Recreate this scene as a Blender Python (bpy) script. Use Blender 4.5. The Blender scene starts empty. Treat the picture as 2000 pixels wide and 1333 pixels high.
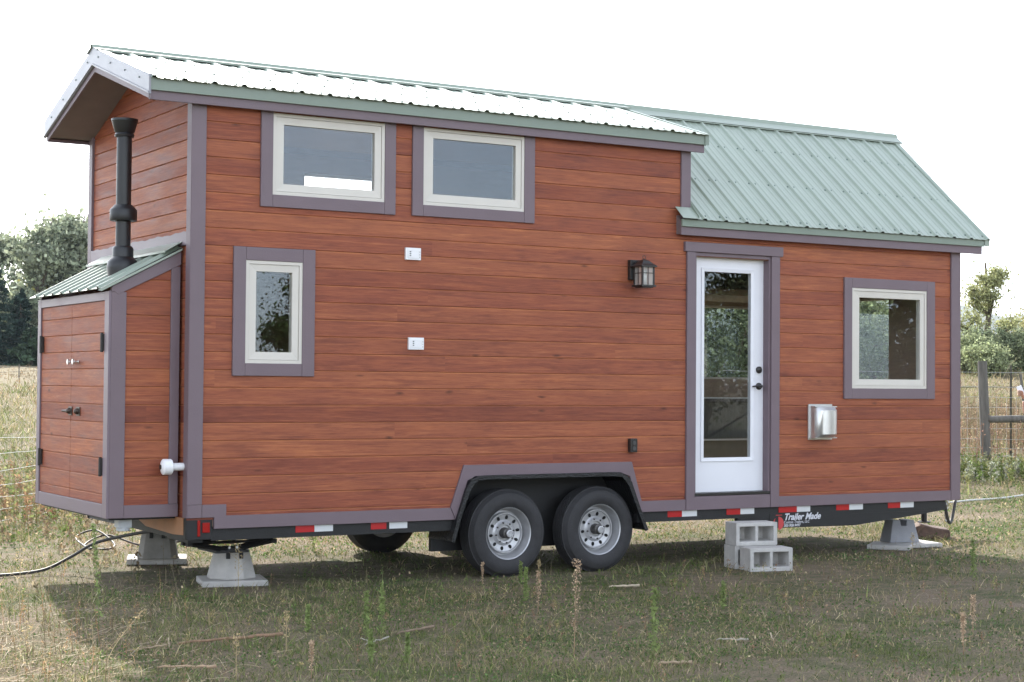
import bpy, math, random
import numpy as np
from mathutils import Vector, Matrix
random.seed(7); rng = np.random.default_rng(7)
sc = bpy.context.scene; COL = sc.collection
PI = math.pi

# ------------------------------------------------------------------ helpers
class M:
    def __init__(s): s.v=[]; s.f=[]; s.m=[]; s.mi=0
    def quad(s,*p):
        n=len(s.v); s.v+= [tuple(q) for q in p]; s.f.append(tuple(range(n,n+len(p)))); s.m.append(s.mi)
    def box(s,x0,x1,y0,y1,z0,z1):
        n=len(s.v); s.v+=[(x,y,z) for z in (z0,z1) for y in (y0,y1) for x in (x0,x1)]
        for f in ((0,2,3,1),(4,5,7,6),(0,1,5,4),(2,6,7,3),(0,4,6,2),(1,3,7,5)):
            s.f.append(tuple(n+i for i in f)); s.m.append(s.mi)
    def prism(s,poly,a,b,fn):
        """poly list of (u,w); fn(u,w,t) -> point; extruded t=a..b"""
        n=len(s.v); k=len(poly)
        s.v+=[fn(u,w,a) for u,w in poly]+[fn(u,w,b) for u,w in poly]
        s.f.append(tuple(n+i for i in range(k))); s.f.append(tuple(n+k+i for i in reversed(range(k)))); s.m+=[s.mi]*2
        for i in range(k):
            j=(i+1)%k; s.f.append((n+i,n+k+i,n+k+j,n+j)); s.m.append(s.mi)
    def loft(s,rings,cap=True,closed=True):
        n=len(s.v); k=len(rings[0])
        for r in rings: s.v+=[tuple(p) for p in r]
        for a in range(len(rings)-1):
            for i in range(k if closed else k-1):
                j=(i+1)%k
                s.f.append((n+a*k+i,n+a*k+j,n+(a+1)*k+j,n+(a+1)*k+i)); s.m.append(s.mi)
        if cap:
            s.f.append(tuple(n+i for i in reversed(range(k)))); s.f.append(tuple(n+(len(rings)-1)*k+i for i in range(k))); s.m+=[s.mi]*2
    def tube(s,pts,r,k=8,cap=True):
        pts=[Vector(p) for p in pts]; rs=r if isinstance(r,(list,tuple)) else [r]*len(pts)
        rings=[]; up=None
        for i,p in enumerate(pts):
            d=(pts[min(i+1,len(pts)-1)]-pts[max(i-1,0)]).normalized()
            if up is None: up=Vector((0,0,1)) if abs(d.z)<.9 else Vector((1,0,0))
            a=d.cross(up).normalized(); b=a.cross(d); up=b
            rings.append([p+(a*math.cos(t)+b*math.sin(t))*rs[i] for t in [2*PI*j/k for j in range(k)]])
        s.loft(rings,cap)
    def lathe(s,prof,c,axis='z',k=24,cap=True):
        """prof list of (r,h)"""
        rings=[]
        for r,h in prof:
            ring=[]
            for j in range(k):
                t=2*PI*j/k; a=r*math.cos(t); b=r*math.sin(t)
                if axis=='z': q=(c[0]+a,c[1]+b,c[2]+h)
                elif axis=='y': q=(c[0]+a,c[1]+h,c[2]+b)
                else: q=(c[0]+h,c[1]+a,c[2]+b)
                ring.append(q)
            rings.append(ring)
        s.loft(rings,cap)
    def build(s,name,mats,parent=None,smooth=False,bevel=0,shift=None):
        me=bpy.data.meshes.new(name); me.from_pydata(s.v,[],s.f); 
        mats=mats if isinstance(mats,(list,tuple)) else [mats]
        for m in mats: me.materials.append(m)
        if len(mats)>1: me.polygons.foreach_set('material_index',s.m)
        if shift: me.transform(Matrix.Translation([-c for c in shift]))
        me.update()
        if smooth is True: me.polygons.foreach_set('use_smooth',[True]*len(me.polygons))
        elif smooth: 
            me.polygons.foreach_set('use_smooth',[True]*len(me.polygons)); me.set_sharp_from_angle(angle=math.radians(smooth))
        o=bpy.data.objects.new(name,me); COL.objects.link(o)
        if parent: o.parent=parent
        if shift: o.location=shift
        if bevel:
            b=o.modifiers.new('bevel','BEVEL'); b.width=bevel; b.segments=2; b.limit_method='ANGLE'; b.angle_limit=math.radians(40)
        return o
def build_split(mm,name,mats,parent=None,bevel=0):
    par=list(range(len(mm.v)))
    def fd(i):
        while par[i]!=i: par[i]=par[par[i]]; i=par[i]
        return i
    for f in mm.f:
        for q in f[1:]: par[fd(q)]=fd(f[0])
    gr={}
    for f,mi in zip(mm.f,mm.m): gr.setdefault(fd(f[0]),[]).append((f,mi))
    for fs in gr.values():
        k=M(); ids=sorted({i for f,_ in fs for i in f}); mp={a:b for b,a in enumerate(ids)}
        k.v=[mm.v[i] for i in ids]; k.f=[tuple(mp[i] for i in f) for f,_ in fs]; k.m=[m_ for _,m_ in fs]
        k.build(name,mats,parent,bevel=bevel)
def tag(o,label=None,cat=None,group=None,kind=None):
    if label:o['label']=label
    if cat:o['category']=cat
    if group:o['group']=group
    if kind:o['kind']=kind
    return o
def empty(name,loc=(0,0,0)):
    o=bpy.data.objects.new(name,None); COL.objects.link(o); o.location=loc; o.empty_display_size=.2; return o

# ------------------------------------------------------------------ materials
def mat(name,col=(.5,.5,.5),rough=.6,metal=0,spec=.5):
    m=bpy.data.materials.new(name); m.use_nodes=True; b=m.node_tree.nodes['Principled BSDF']
    b.inputs['Base Color'].default_value=(*col,1); b.inputs['Roughness'].default_value=rough
    b.inputs['Metallic'].default_value=metal; b.inputs['Specular IOR Level'].default_value=spec
    return m
def N(m,t,**k):
    n=m.node_tree.nodes.new(t)
    for a,v in k.items(): setattr(n,a,v)
    return n
def L(m,a,b): m.node_tree.links.new(a,b)
def ramp(m,src,stops):
    r=N(m,'ShaderNodeValToRGB'); e=r.color_ramp.elements
    while len(e)<len(stops): e.new(.5)
    for el,(p,c) in zip(e,stops): el.position=p; el.color=(*c,1) if len(c)==3 else c
    L(m,src,r.inputs[0]); return r
def coords(m,scale=(1,1,1),kind='Object'):
    t=N(m,'ShaderNodeTexCoord'); mp=N(m,'ShaderNodeMapping'); mp.inputs['Scale'].default_value=scale
    L(m,t.outputs[kind],mp.inputs['Vector']); return mp.outputs[0]
def noise(m,vec,scale=5,detail=4,rough=.55):
    n=N(m,'ShaderNodeTexNoise'); n.inputs['Scale'].default_value=scale; n.inputs['Detail'].default_value=detail; n.inputs['Roughness'].default_value=rough
    L(m,vec,n.inputs['Vector']); return n
def vary(name,col,amt=.12,scale=6,rough=.5,bump=.0,bscale=60,metal=0,spec=.5,stretch=(1,1,1),rvar=.1):
    """painted/plain surface with soft mottling of colour, roughness and a fine bump"""
    m=mat(name,col,rough,metal,spec); b=m.node_tree.nodes['Principled BSDF']
    c=coords(m,stretch); n=noise(m,c,scale,5)
    r=ramp(m,n.outputs[0],[(.3,tuple(x*(1-amt) for x in col)),(.7,tuple(min(1,x*(1+amt)) for x in col))])
    L(m,r.outputs[0],b.inputs['Base Color'])
    rr=N(m,'ShaderNodeMapRange'); rr.inputs[3].default_value=rough-rvar; rr.inputs[4].default_value=rough+rvar
    L(m,n.outputs[0],rr.inputs[0]); L(m,rr.outputs[0],b.inputs['Roughness'])
    if bump:
        n2=noise(m,c,bscale,3); bp=N(m,'ShaderNodeBump'); bp.inputs['Strength'].default_value=bump; bp.inputs['Distance'].default_value=.01
        L(m,n2.outputs[0],bp.inputs['Height']); L(m,bp.outputs[0],b.inputs['Normal'])
    return m

ROW0,PITCH=.735,.1302
def siding_mat(name,haxis):
    """stained boards: every board its own tone, long grain, dark blotches and knots"""
    m=mat(name); b=m.node_tree.nodes['Principled BSDF']
    t=N(m,'ShaderNodeTexCoord'); sp=N(m,'ShaderNodeSeparateXYZ'); L(m,t.outputs['Object'],sp.inputs[0])
    h=sp.outputs[haxis]
    def math_(op,a,bv=None,c=None):
        n=N(m,'ShaderNodeMath',operation=op)
        for i,x in enumerate((a,bv,c)):
            if x is None: continue
            if isinstance(x,(int,float)): n.inputs[i].default_value=x
            else: L(m,x,n.inputs[i])
        return n.outputs[0]
    row=math_('FLOOR',math_('DIVIDE',math_('SUBTRACT',sp.outputs[2],ROW0-.002),PITCH))
    wn=N(m,'ShaderNodeTexWhiteNoise',noise_dimensions='1D'); L(m,row,wn.inputs['W'])
    seg=math_('FLOOR',math_('ADD',math_('DIVIDE',h,5.6),math_('MULTIPLY',wn.outputs['Value'],9.7)))
    cb=N(m,'ShaderNodeCombineXYZ'); L(m,row,cb.inputs[0]); L(m,seg,cb.inputs[1])
    wb=N(m,'ShaderNodeTexWhiteNoise',noise_dimensions='3D'); L(m,cb.outputs[0],wb.inputs['Vector'])
    # board local space
    v=N(m,'ShaderNodeCombineXYZ'); L(m,math_('ADD',h,math_('MULTIPLY',wb.outputs['Value'],37.)),v.inputs[0])
    L(m,sp.outputs[2],v.inputs[1]); L(m,math_('MULTIPLY',row,3.17),v.inputs[2])
    def mp(sx,sy):
        q=N(m,'ShaderNodeMapping'); q.inputs['Scale'].default_value=(sx,sy,1); L(m,v.outputs[0],q.inputs[0]); return q.outputs[0]
    grain=noise(m,mp(2.2,46),1,7,.7); grain.inputs['Distortion'].default_value=.6; blot=noise(m,mp(1.3,5),1.6,4,.6); fine=noise(m,mp(9,150),1,3,.6)
    dist=noise(m,mp(3,8),2,2)
    base=ramp(m,grain.outputs[0],[(.24,(.180,.055,.036)),(.42,(.266,.081,.045)),(.58,(.335,.108,.054)),(.78,(.48,.182,.082))])
    bt=ramp(m,math_('ADD',math_('MULTIPLY',wn.outputs['Value'],.8),math_('MULTIPLY',wb.outputs['Value'],.2)),[(0,(.72,.66,.72)),(.35,(.92,.86,.90)),(.6,(1.0,1.0,.98)),(1,(1.14,1.20,1.10))])
    mx=N(m,'ShaderNodeMix',data_type='RGBA',blend_type='MULTIPLY'); mx.inputs[0].default_value=.85
    L(m,base.outputs[0],mx.inputs[6]); L(m,bt.outputs[0],mx.inputs[7])
    bl=ramp(m,blot.outputs[0],[(.28,(.66,.62,.70)),(.44,(.92,.91,.93)),(.60,(1,1,1)),(.74,(1.20,1.24,1.12))])
    fg=ramp(m,fine.outputs[0],[(.3,(.84,.82,.82)),(.5,(1,1,1)),(.7,(1.10,1.12,1.10))])
    mf_=N(m,'ShaderNodeMix',data_type='RGBA',blend_type='MULTIPLY'); mf_.inputs[0].default_value=1; L(m,mx.outputs[2],mf_.inputs[6]); L(m,fg.outputs[0],mf_.inputs[7]); mx=mf_
    mx2=N(m,'ShaderNodeMix',data_type='RGBA',blend_type='MULTIPLY'); mx2.inputs[0].default_value=.95
    L(m,mx.outputs[2],mx2.inputs[6]); L(m,bl.outputs[0],mx2.inputs[7])
    # knots
    vo=N(m,'ShaderNodeTexVoronoi',feature='F1'); vo.inputs['Scale'].default_value=1
    q=N(m,'ShaderNodeMapping'); q.inputs['Scale'].default_value=(2.6,8.5,1); 
    ad=N(m,'ShaderNodeVectorMath',operation='ADD'); sc_=N(m,'ShaderNodeVectorMath',operation='SCALE'); sc_.inputs['Scale'].default_value=.03
    L(m,dist.outputs['Color'],sc_.inputs[0]); L(m,v.outputs[0],ad.inputs[0]); L(m,sc_.outputs[0],ad.inputs[1]); L(m,ad.outputs[0],q.inputs[0]); L(m,q.outputs[0],vo.inputs['Vector'])
    wsel=N(m,'ShaderNodeSeparateColor'); L(m,vo.outputs['Color'],wsel.inputs[0])
    thr=math_('MULTIPLY',math_('LESS_THAN',wsel.outputs[0],.5),math_('SUBTRACT',1,ramp(m,vo.outputs['Distance'],[(.03,(0,0,0)),(.13,(1,1,1))]).outputs[0]))
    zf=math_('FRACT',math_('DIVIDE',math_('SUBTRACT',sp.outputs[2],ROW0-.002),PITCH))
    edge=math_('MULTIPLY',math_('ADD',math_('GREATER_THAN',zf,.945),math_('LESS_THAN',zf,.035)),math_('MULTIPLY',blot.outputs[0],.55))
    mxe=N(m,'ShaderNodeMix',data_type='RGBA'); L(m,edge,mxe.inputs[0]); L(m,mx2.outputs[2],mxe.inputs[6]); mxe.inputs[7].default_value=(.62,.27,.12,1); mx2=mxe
    mx3=N(m,'ShaderNodeMix',data_type='RGBA'); L(m,math_('MULTIPLY',thr,.75),mx3.inputs[0]); L(m,mx2.outputs[2],mx3.inputs[6]); mx3.inputs[7].default_value=(.05,.02,.015,1)
    L(m,mx3.outputs[2],b.inputs['Base Color'])
    rr=ramp(m,blot.outputs[0],[(.3,(.46,)*3),(.7,(.66,)*3)]); L(m,rr.outputs[0],b.inputs['Roughness'])
    bp=N(m,'ShaderNodeBump'); bp.inputs['Strength'].default_value=.35; bp.inputs['Distance'].default_value=.004
    L(m,math_('ADD',fine.outputs[0],grain.outputs[0]),bp.inputs['Height']); L(m,bp.outputs[0],b.inputs['Normal'])
    b.inputs['Specular IOR Level'].default_value=.25
    return m
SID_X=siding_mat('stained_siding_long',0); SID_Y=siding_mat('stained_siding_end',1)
PURPLE=vary('purple_trim_paint',(.155,.113,.130),.06,3,.5,.12,90,rvar=.06)
GREEN=vary('green_roof_steel',(.27,.32,.262),.05,2.5,.32,.03,8,spec=.6,rvar=.05)
GREEN2=vary('green_drip_edge',(.195,.24,.195),.05,3,.36,rvar=.05)
SCREW=mat('roof_screw',(.12,.17,.15),.4)
RAKE=vary('pale_rake_metal',(.23,.23,.255),.04,4,.35)
CREAM=vary('cream_window_vinyl',(.60,.565,.51),.03,5,.45)
WHITE=vary('white_door_paint',(.74,.74,.78),.02,4,.4)
WHITEP=vary('white_plastic',(.78,.78,.80),.02,9,.4)
BLACK=vary('black_steel',(.011,.0105,.011),.3,12,.6,.2,120)
BLACKG=vary('black_hardware',(.018,.016,.015),.2,30,.35)
FLUE=vary('black_stove_pipe',(.011,.0115,.0135),.2,6,.42)
SOFFIT=vary('soffit_brown',(.16,.125,.125),.1,5,.7)
TYRE=vary('tyre_rubber',(.026,.025,.027),.25,18,.75,.25,150)
RIM=vary('silver_rim',(.46,.46,.475),.10,14,.38,.0,metal=.45)
HUB=vary('greasy_hub',(.09,.085,.08),.3,40,.5,metal=.5)
STEEL=vary('galvanised_steel',(.62,.62,.62),.04,6,.30,metal=.75,rvar=.03)
DARKIN=vary('dark_interior_wood',(.30,.21,.15),.10,5,.6,stretch=(1,1,6))
RED=mat('red_reflector',(.42,.012,.015),.3); WREF=mat('white_reflector',(.62,.63,.64),.35)
LENS=mat('tail_lens_red',(.30,.008,.008),.15)
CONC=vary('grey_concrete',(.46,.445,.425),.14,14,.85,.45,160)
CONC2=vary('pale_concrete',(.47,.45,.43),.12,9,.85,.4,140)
CABLE=vary('black_cable_rubber',(.035,.035,.035),.3,20,.6)
BARK=vary('tree_bark',(.11,.085,.065),.3,9,.9,.5,30)
WOODP=vary('weathered_post_wood',(.135,.125,.11),.35,5,.9,.6,40,stretch=(4,4,.6))
WIRE=vary('galvanised_wire',(.48,.48,.47),.2,20,.5,metal=.4)
def glass_mat():
    m=bpy.data.materials.new('window_glass'); m.use_nodes=True; nt=m.node_tree; nt.nodes.clear()
    o=N(m,'ShaderNodeOutputMaterial'); g=N(m,'ShaderNodeBsdfGlossy'); t=N(m,'ShaderNodeBsdfTransparent')
    g.inputs['Color'].default_value=(.80,.89,1,1); g.inputs['Roughness'].default_value=.0; t.inputs['Color'].default_value=(.95,.96,.955,1)
    ge=N(m,'ShaderNodeNewGeometry'); dt=N(m,'ShaderNodeVectorMath',operation='DOT_PRODUCT'); L(m,ge.outputs['Incoming'],dt.inputs[0]); L(m,ge.outputs['Normal'],dt.inputs[1])
    ab=N(m,'ShaderNodeMath',operation='ABSOLUTE'); L(m,dt.outputs['Value'],ab.inputs[0]); om=N(m,'ShaderNodeMath',operation='SUBTRACT'); om.inputs[0].default_value=1; L(m,ab.outputs[0],om.inputs[1])
    pw=N(m,'ShaderNodeMath',operation='POWER'); L(m,om.outputs[0],pw.inputs[0]); pw.inputs[1].default_value=5
    a=N(m,'ShaderNodeMath',operation='MULTIPLY_ADD'); L(m,pw.outputs[0],a.inputs[0]); a.inputs[1].default_value=.9; a.inputs[2].default_value=GLASSR
    c=noise(m,coords(m),2.2,1); bp=N(m,'ShaderNodeBump'); bp.inputs['Strength'].default_value=.006; bp.inputs['Distance'].default_value=.01
    L(m,c.outputs[0],bp.inputs['Height']); L(m,bp.outputs[0],g.inputs['Normal'])
    mx=N(m,'ShaderNodeMixShader'); L(m,a.outputs[0],mx.inputs[0]); L(m,t.outputs[0],mx.inputs[1]); L(m,g.outputs[0],mx.inputs[2]); L(m,mx.outputs[0],o.inputs[0])
    return m
GLASSR=.048
GLASS=glass_mat()
def leaf_mat(name,transl=.35,rough=.75):
    m=mat(name,rough=rough,spec=.12); nt=m.node_tree; b=nt.nodes['Principled BSDF']
    a=N(m,'ShaderNodeAttribute',attribute_name='col'); L(m,a.outputs['Color'],b.inputs['Base Color'])
    tr=N(m,'ShaderNodeBsdfTranslucent'); L(m,a.outputs['Color'],tr.inputs[0])
    mx=N(m,'ShaderNodeMixShader'); mx.inputs[0].default_value=transl
    L(m,b.outputs[0],mx.inputs[1]); L(m,tr.outputs[0],mx.inputs[2]); L(m,mx.outputs[0],nt.nodes['Material Output'].inputs[0])
    return m
LEAF=leaf_mat('foliage',.35); BLADE=leaf_mat('grass_blades',.3,.75); NEEDLE=leaf_mat('needles',.15)

def soup(name,V,F3,C,material,parent=None,shift=None):
    """numpy mesh: V (n,3), F (m,k) , C (n,3) vertex colours"""
    me=bpy.data.meshes.new(name); n=len(V); m,k=F3.shape
    if shift is not None: V=V-np.array(shift)
    me.vertices.add(n); me.vertices.foreach_set('co',np.ascontiguousarray(V,dtype=np.float32).ravel())
    me.loops.add(m*k); me.loops.foreach_set('vertex_index',F3.astype(np.int32).ravel())
    me.polygons.add(m); me.polygons.foreach_set('loop_start',np.arange(0,m*k,k,dtype=np.int32))
    at=me.color_attributes.new('col','FLOAT_COLOR','POINT')
    cc=np.ones((n,4),np.float32); cc[:,:3]=C; at.data.foreach_set('color',cc.ravel())
    me.materials.append(material); me.update(calc_edges=True); me.validate()
    o=bpy.data.objects.new(name,me); COL.objects.link(o)
    if parent: o.parent=parent
    if shift is not None: o.location=tuple(float(q) for q in shift)
    return o
def leaves(P,size,col,var=.25,elong=1.6,down=0.):
    """P (n,3) leaf centres -> diamond leaves with random orientation"""
    n=len(P); a=rng.normal(size=(n,3)); a[:,2]-=down; a/=np.linalg.norm(a,axis=1)[:,None]
    b=np.cross(a,rng.normal(size=(n,3))); b/=np.linalg.norm(b,axis=1)[:,None]
    s=(size*rng.uniform(.6,1.35,n))[:,None]
    V=np.stack([P-a*s*elong/2,P+b*s/2,P+a*s*elong/2,P-b*s/2],1).reshape(-1,3)
    F=np.arange(4*n).reshape(n,4)
    c=np.asarray(col,float); c=np.broadcast_to(c,(n,3))*np.exp(rng.normal(0,var,(n,1)))
    return V,F,np.repeat(c,4,0)
def cat(parts):
    V=[];F=[];C=[];k=0
    for v,f,c in parts: V.append(v);F.append(f+k);C.append(c);k+=len(v)
    return np.concatenate(V),np.concatenate(F),np.concatenate(C)

# ------------------------------------------------------------------ camera, terrain
CAM=np.array([-4.34928,-11.75008,1.55063]); FH=np.array([.51611,.85652])
cam=bpy.data.cameras.new('camera'); camo=bpy.data.objects.new('camera',cam); COL.objects.link(camo); sc.camera=camo
R2=Vector((.856384,-.51627564,.00811903)); U2=Vector((-.02032223,-.01798959,.99963162)); F_=Vector((.51593939,.85623352,.02589787))
camo.matrix_world=Matrix(((R2.x,U2.x,-F_.x,CAM[0]),(R2.y,U2.y,-F_.y,CAM[1]),(R2.z,U2.z,-F_.z,CAM[2]),(0,0,0,1)))
cam.sensor_width=36; cam.lens=3315.57/2000*36; cam.clip_end=12000; cam.clip_start=.05
def terr(x,y):
    d=(x-CAM[0])*FH[0]+(y-CAM[1])*FH[1]
    x=np.asarray(x,float); y=np.asarray(y,float); d=np.asarray(d,float)
    t=np.clip((d-19)/9,0,1); z=.30*t*t*(3-2*t)
    z=z+np.clip(d-26,0,100)*.0275+np.clip(d-126,0,400)*.006
    und=.5*np.clip((d-22)/40,0,1)
    z=z+und*(.22*np.sin(x*.11+y*.07)+.16*np.sin(x*.05-y*.13+1.))
    z=z+.012*np.sin(x*2.1+y*.7)*np.sin(y*1.7-x*.4)*np.clip((np.hypot(x-4,y-1)-5.5)/3,0,1)
    lat=(x-CAM[0])*.857-(y-CAM[1])*.515; q=np.clip((lat/np.maximum(d,1)-.15)/.13,0,1); z=z+q*q*(3-2*q)*np.clip(d-28,0,34)*.037
    # low berm in the left field
    z=z+.55*np.exp(-(((x-19.8)/4)**2+((y-58)/5)**2))
    return z
def tz(x,y): return float(terr(x,y))

# ------------------------------------------------------------------ world + sun
w=bpy.data.worlds.new('World'); sc.world=w; w.use_nodes=True; nt=w.node_tree
sky=nt.nodes.new('ShaderNodeTexSky'); sky.sky_type='NISHITA'; sky.sun_disc=False
SUN=Vector((.20,.98,0)).normalized(); EL=math.radians(32); AZ=math.atan2(SUN.x,SUN.y)
sky.sun_elevation=EL; sky.sun_rotation=AZ; sky.air_density=1.0; sky.dust_density=3.0; sky.ozone_density=1.0; sky.altitude=1500
bg=nt.nodes['Background']; bg.inputs[1].default_value=.13; hs=nt.nodes.new('ShaderNodeHueSaturation'); hs.inputs['Saturation'].default_value=.38; nt.links.new(sky.outputs[0],hs.inputs['Color']); nt.links.new(hs.outputs[0],bg.inputs[0])
sl=bpy.data.lights.new('sun','SUN'); sl.energy=2.7; sl.angle=math.radians(.8); sl.color=(1,.94,.84)
so=bpy.data.objects.new('sun',sl); COL.objects.link(so); so.location=(5,30,20)
sd=Vector((SUN.x*math.cos(EL),SUN.y*math.cos(EL),math.sin(EL))); so.rotation_euler=(-sd).to_track_quat('-Z','Y').to_euler()
vs=sc.view_settings; vs.view_transform='Standard'; vs.look='None'; vs.exposure=2.33; vs.gamma=1
sc.cycles.max_bounces=8; sc.cycles.transparent_max_bounces=16; sc.cycles.caustics_reflective=False; sc.cycles.caustics_refractive=False

# ------------------------------------------------------------------ THE HOUSE
LX,WY=7.763,2.474; RY=WY/2; SX=4.525
H=empty('tiny_house')
tag(H,'reddish stained wooden tiny house on a two axle trailer, green roof and purple trim','tiny house')
def ZU(y): y=min(y,WY-y); return 3.715+.31*(y+.06)        # underside of upper sheet
def ZL(y): y=min(y,WY-y); return 2.975+.857*(y+.06)
def spans(holes,u0,u1):
    out=[];a=u0
    for h0,h1 in sorted(holes):
        if h1<=a or h0>=u1: continue
        if h0>a: out.append((a,min(h0,u1)))
        a=max(a,h1)
    if a<u1: out.append((a,u1))
    return out
def siding(mm,fn,outline,z0,z1,brk,off=0):
    """fn(u,dep,z); outline(z)->list of (u0,u1); dep 0 = face, + = inward"""
    zs=set()
    k=math.floor((z0-ROW0)/PITCH)
    rows=[]
    while ROW0+k*PITCH<z1: rows.append((ROW0+k*PITCH,ROW0+(k+1)*PITCH)); k+=1
    for a,b in rows:
        cuts=sorted({a,a+.0035,b-.008,b,*[q for q in brk if a<q<b]})
        cuts=[q for q in cuts if z0-1e-6<=q<=z1+1e-6]
        if a<z0 : cuts=[z0]+[q for q in cuts if q>z0]
        if b>z1 : cuts=[q for q in cuts if q<z1]+[z1]
        def dep(z):
            if z<a+.0035: return .009*(1-(z-a)/.0035)
            if z>b-.008: return .009*(z-(b-.008))/.008
            return 0.
        for p,q in zip(cuts,cuts[1:]):
            if q-p<1e-5: continue
            A=outline(p+1e-4); B=outline(q-1e-4)
            if len(A)!=len(B): continue
            for (a0,a1),(b0,b1) in zip(A,B):
                mm.quad(fn(a0,dep(p),p),fn(a1,dep(p),p),fn(b1,dep(q),q),fn(b0,dep(q),q))
DOOR=(4.587,5.425,.605,2.68)
WIN={'A':(.636,1.57,2.958,3.572),'B':(1.908,2.839,2.959,3.572),'C':(.432,.889,1.695,2.46),'R':(6.383,7.326,1.545,2.472)}
holes=[DOOR]+list(WIN.values())
def arch(z):
    if z>.865: return []
    t=(z-.484)/(.865-.484); return [(2.20+t*.15,4.03-t*.17)]
def out_front(z):
    x1=LX if z<2.9 else SX
    hs=[(a,b) for a,b,c,d in holes if c<z<d]+arch(z)
    return spans(hs,0,x1)
mf=M(); siding(mf,lambda u,d,z:(u,.018+d,z),out_front,.55,3.66,[.865,2.9]+[q for h in holes for q in h[2:]])
# backing wall behind the boards with the same openings
def backing(mm,fn,u0,u1,z0,z1,hs,t):
    us=sorted({u0,u1,*[q for h in hs for q in h[:2] if u0<q<u1]}); zs=sorted({z0,z1,*[q for h in hs for q in h[2:] if z0<q<z1]})
    for a,b in zip(us,us[1:]):
        for c,d in zip(zs,zs[1:]):
            mu,mz=(a+b)/2,(c+d)/2
            if any(h[0]<mu<h[1] and h[2]<mz<h[3] for h in hs): continue
            P=[fn(a,0,c),fn(b,0,c),fn(b,0,d),fn(a,0,d)]; Q=[fn(a,t,c),fn(b,t,c),fn(b,t,d),fn(a,t,d)]
            mm.quad(*P); mm.quad(*Q[::-1])
    for h in hs:
        a,b,c,d=h
        if c<z0: continue
        for (p,q) in (((a,c),(b,c)),((b,c),(b,d)),((b,d),(a,d)),((a,d),(a,c))):
            mm.quad(fn(p[0],0,p[1]),fn(q[0],0,q[1]),fn(q[0],t,q[1]),fn(p[0],t,p[1]))
archrect=(2.2,4.05,.3,.90)
lin=M()
backing(lin,lambda u,t,z:(u,.030+t,z),.03,LX-.03,.5,2.95,[DOOR,WIN['C'],WIN['R'],archrect],.07)
backing(lin,lambda u,t,z:(u,.030+t,z),.03,SX-.03,2.951,3.70,[WIN['A'],WIN['B']],.07)
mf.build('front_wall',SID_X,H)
# rear wall
REARW=[(1.95,2.70,2.95,3.46),(6.15,7.35,1.63,2.40),(3.0,3.9,1.4,2.3)]
mr=M()
def out_rear(z):
    return spans([(a,b) for a,b,c,d in REARW if c<z<d],0,LX if z<2.9 else SX)
siding(mr,lambda u,d,z:(u,WY-.018-d,z),out_rear,.5,3.66,[2.9]+[q for h in REARW for q in h[2:]])
backing(lin,lambda u,t,z:(u,WY-.030-t,z),.03,LX-.03,.5,2.95,REARW[1:],.07)
backing(lin,lambda u,t,z:(u,WY-.030-t,z),.03,SX-.03,2.951,3.70,REARW[:1],.07)
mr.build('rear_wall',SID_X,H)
# end walls
def out_end(z):
    lo=0.
    if z>3.70: lo=(z-3.715)/.31-.02
    lo=max(0,lo); return [(lo,WY-lo)] if lo<RY-.02 else []
me_=M(); siding(me_,lambda u,d,z:(.018+d,u,z),out_end,.56,4.05,[3.70])
me_.prism([(0.02,.56),(WY-.02,.56),(WY-.02,3.70),(RY,4.06),(.02,3.70)],.031,.10,lambda u,w_,t:(t,u,w_))
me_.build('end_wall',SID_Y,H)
EW=(.87,1.75,1.25,2.46)
mx_=M()
def out_end2(z):
    lo=max(0,(z-2.96)/.857-.03); return spans([EW[:2]] if EW[2]<z<EW[3] else [],lo,WY-lo) if lo<RY-.02 else []
siding(mx_,lambda u,d,z:(LX-.018-d,u,z),out_end2,.5,3.95,[2.96,EW[2],EW[3]])
backing(lin,lambda u,t,z:(LX-.030-t,u,z),.02,WY-.02,.5,2.95,[EW],.07)
mx_.prism([(.02,2.951),(WY-.02,2.951),(RY,4.0)],LX-.03,LX-.10,lambda u,w_,t:(t,u,w_))
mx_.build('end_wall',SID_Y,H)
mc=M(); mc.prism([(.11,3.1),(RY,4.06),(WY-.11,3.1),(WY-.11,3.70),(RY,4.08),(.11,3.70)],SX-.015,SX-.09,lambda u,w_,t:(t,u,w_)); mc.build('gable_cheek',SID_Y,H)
# floor, loft, ceiling, interior
mi=M(); mi.box(.1,2.15,.1,WY-.1,.50,.60); mi.box(4.08,LX-.1,.1,WY-.1,.50,.60); mi.box(2.15,4.08,.42,WY-.42,.50,.60); mi.box(.1,4.1,.1,WY-.1,2.72,2.80)
mi.box(4.0,4.08,.1,WY-.1,.6,2.72)
mi.prism([(.1,2.93),(RY,3.88),(WY-.1,2.93),(WY-.1,2.90),(RY,3.85),(.1,2.90)],SX,LX-.1,lambda u,w_,t:(t,u,w_))
mi.prism([(.1,3.66),(RY,4.0),(WY-.1,3.66),(WY-.1,3.63),(RY,3.97),(.1,3.63)],.1,SX-.1,lambda u,w_,t:(t,u,w_))
mi.box(4.1,7.66,1.3,2.37,2.44,2.50)
mi.build('interior_shell',DARKIN,H); lin.build('wall_lining',DARKIN,H)
ki=M(); ki.box(5.3,7.3,1.78,2.36,.6,1.40); ki.build('kitchen_counter',vary('cabinet_grey_wood',(.13,.125,.11),.2,8,.6,stretch=(12,1,1)),H)
kj=M(); kj.box(5.28,7.32,1.74,2.36,1.40,1.44); kj.build('counter_top',vary('counter_grey',(.16,.15,.15),.2,8,.3),H)
kk=M(); kk.box(5.28,7.32,1.735,1.74,1.432,1.444); kk.box(5.0,7.0,1.30,1.33,1.03,1.045); kk.build('edge_strip',WHITEP,H)
kb=M(); kb.box(5.0,7.0,1.33,1.72,.6,1.03); kb.build('bench_seat',vary('bench_wood',(.10,.075,.055),.2,8,.6),H)
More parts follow.
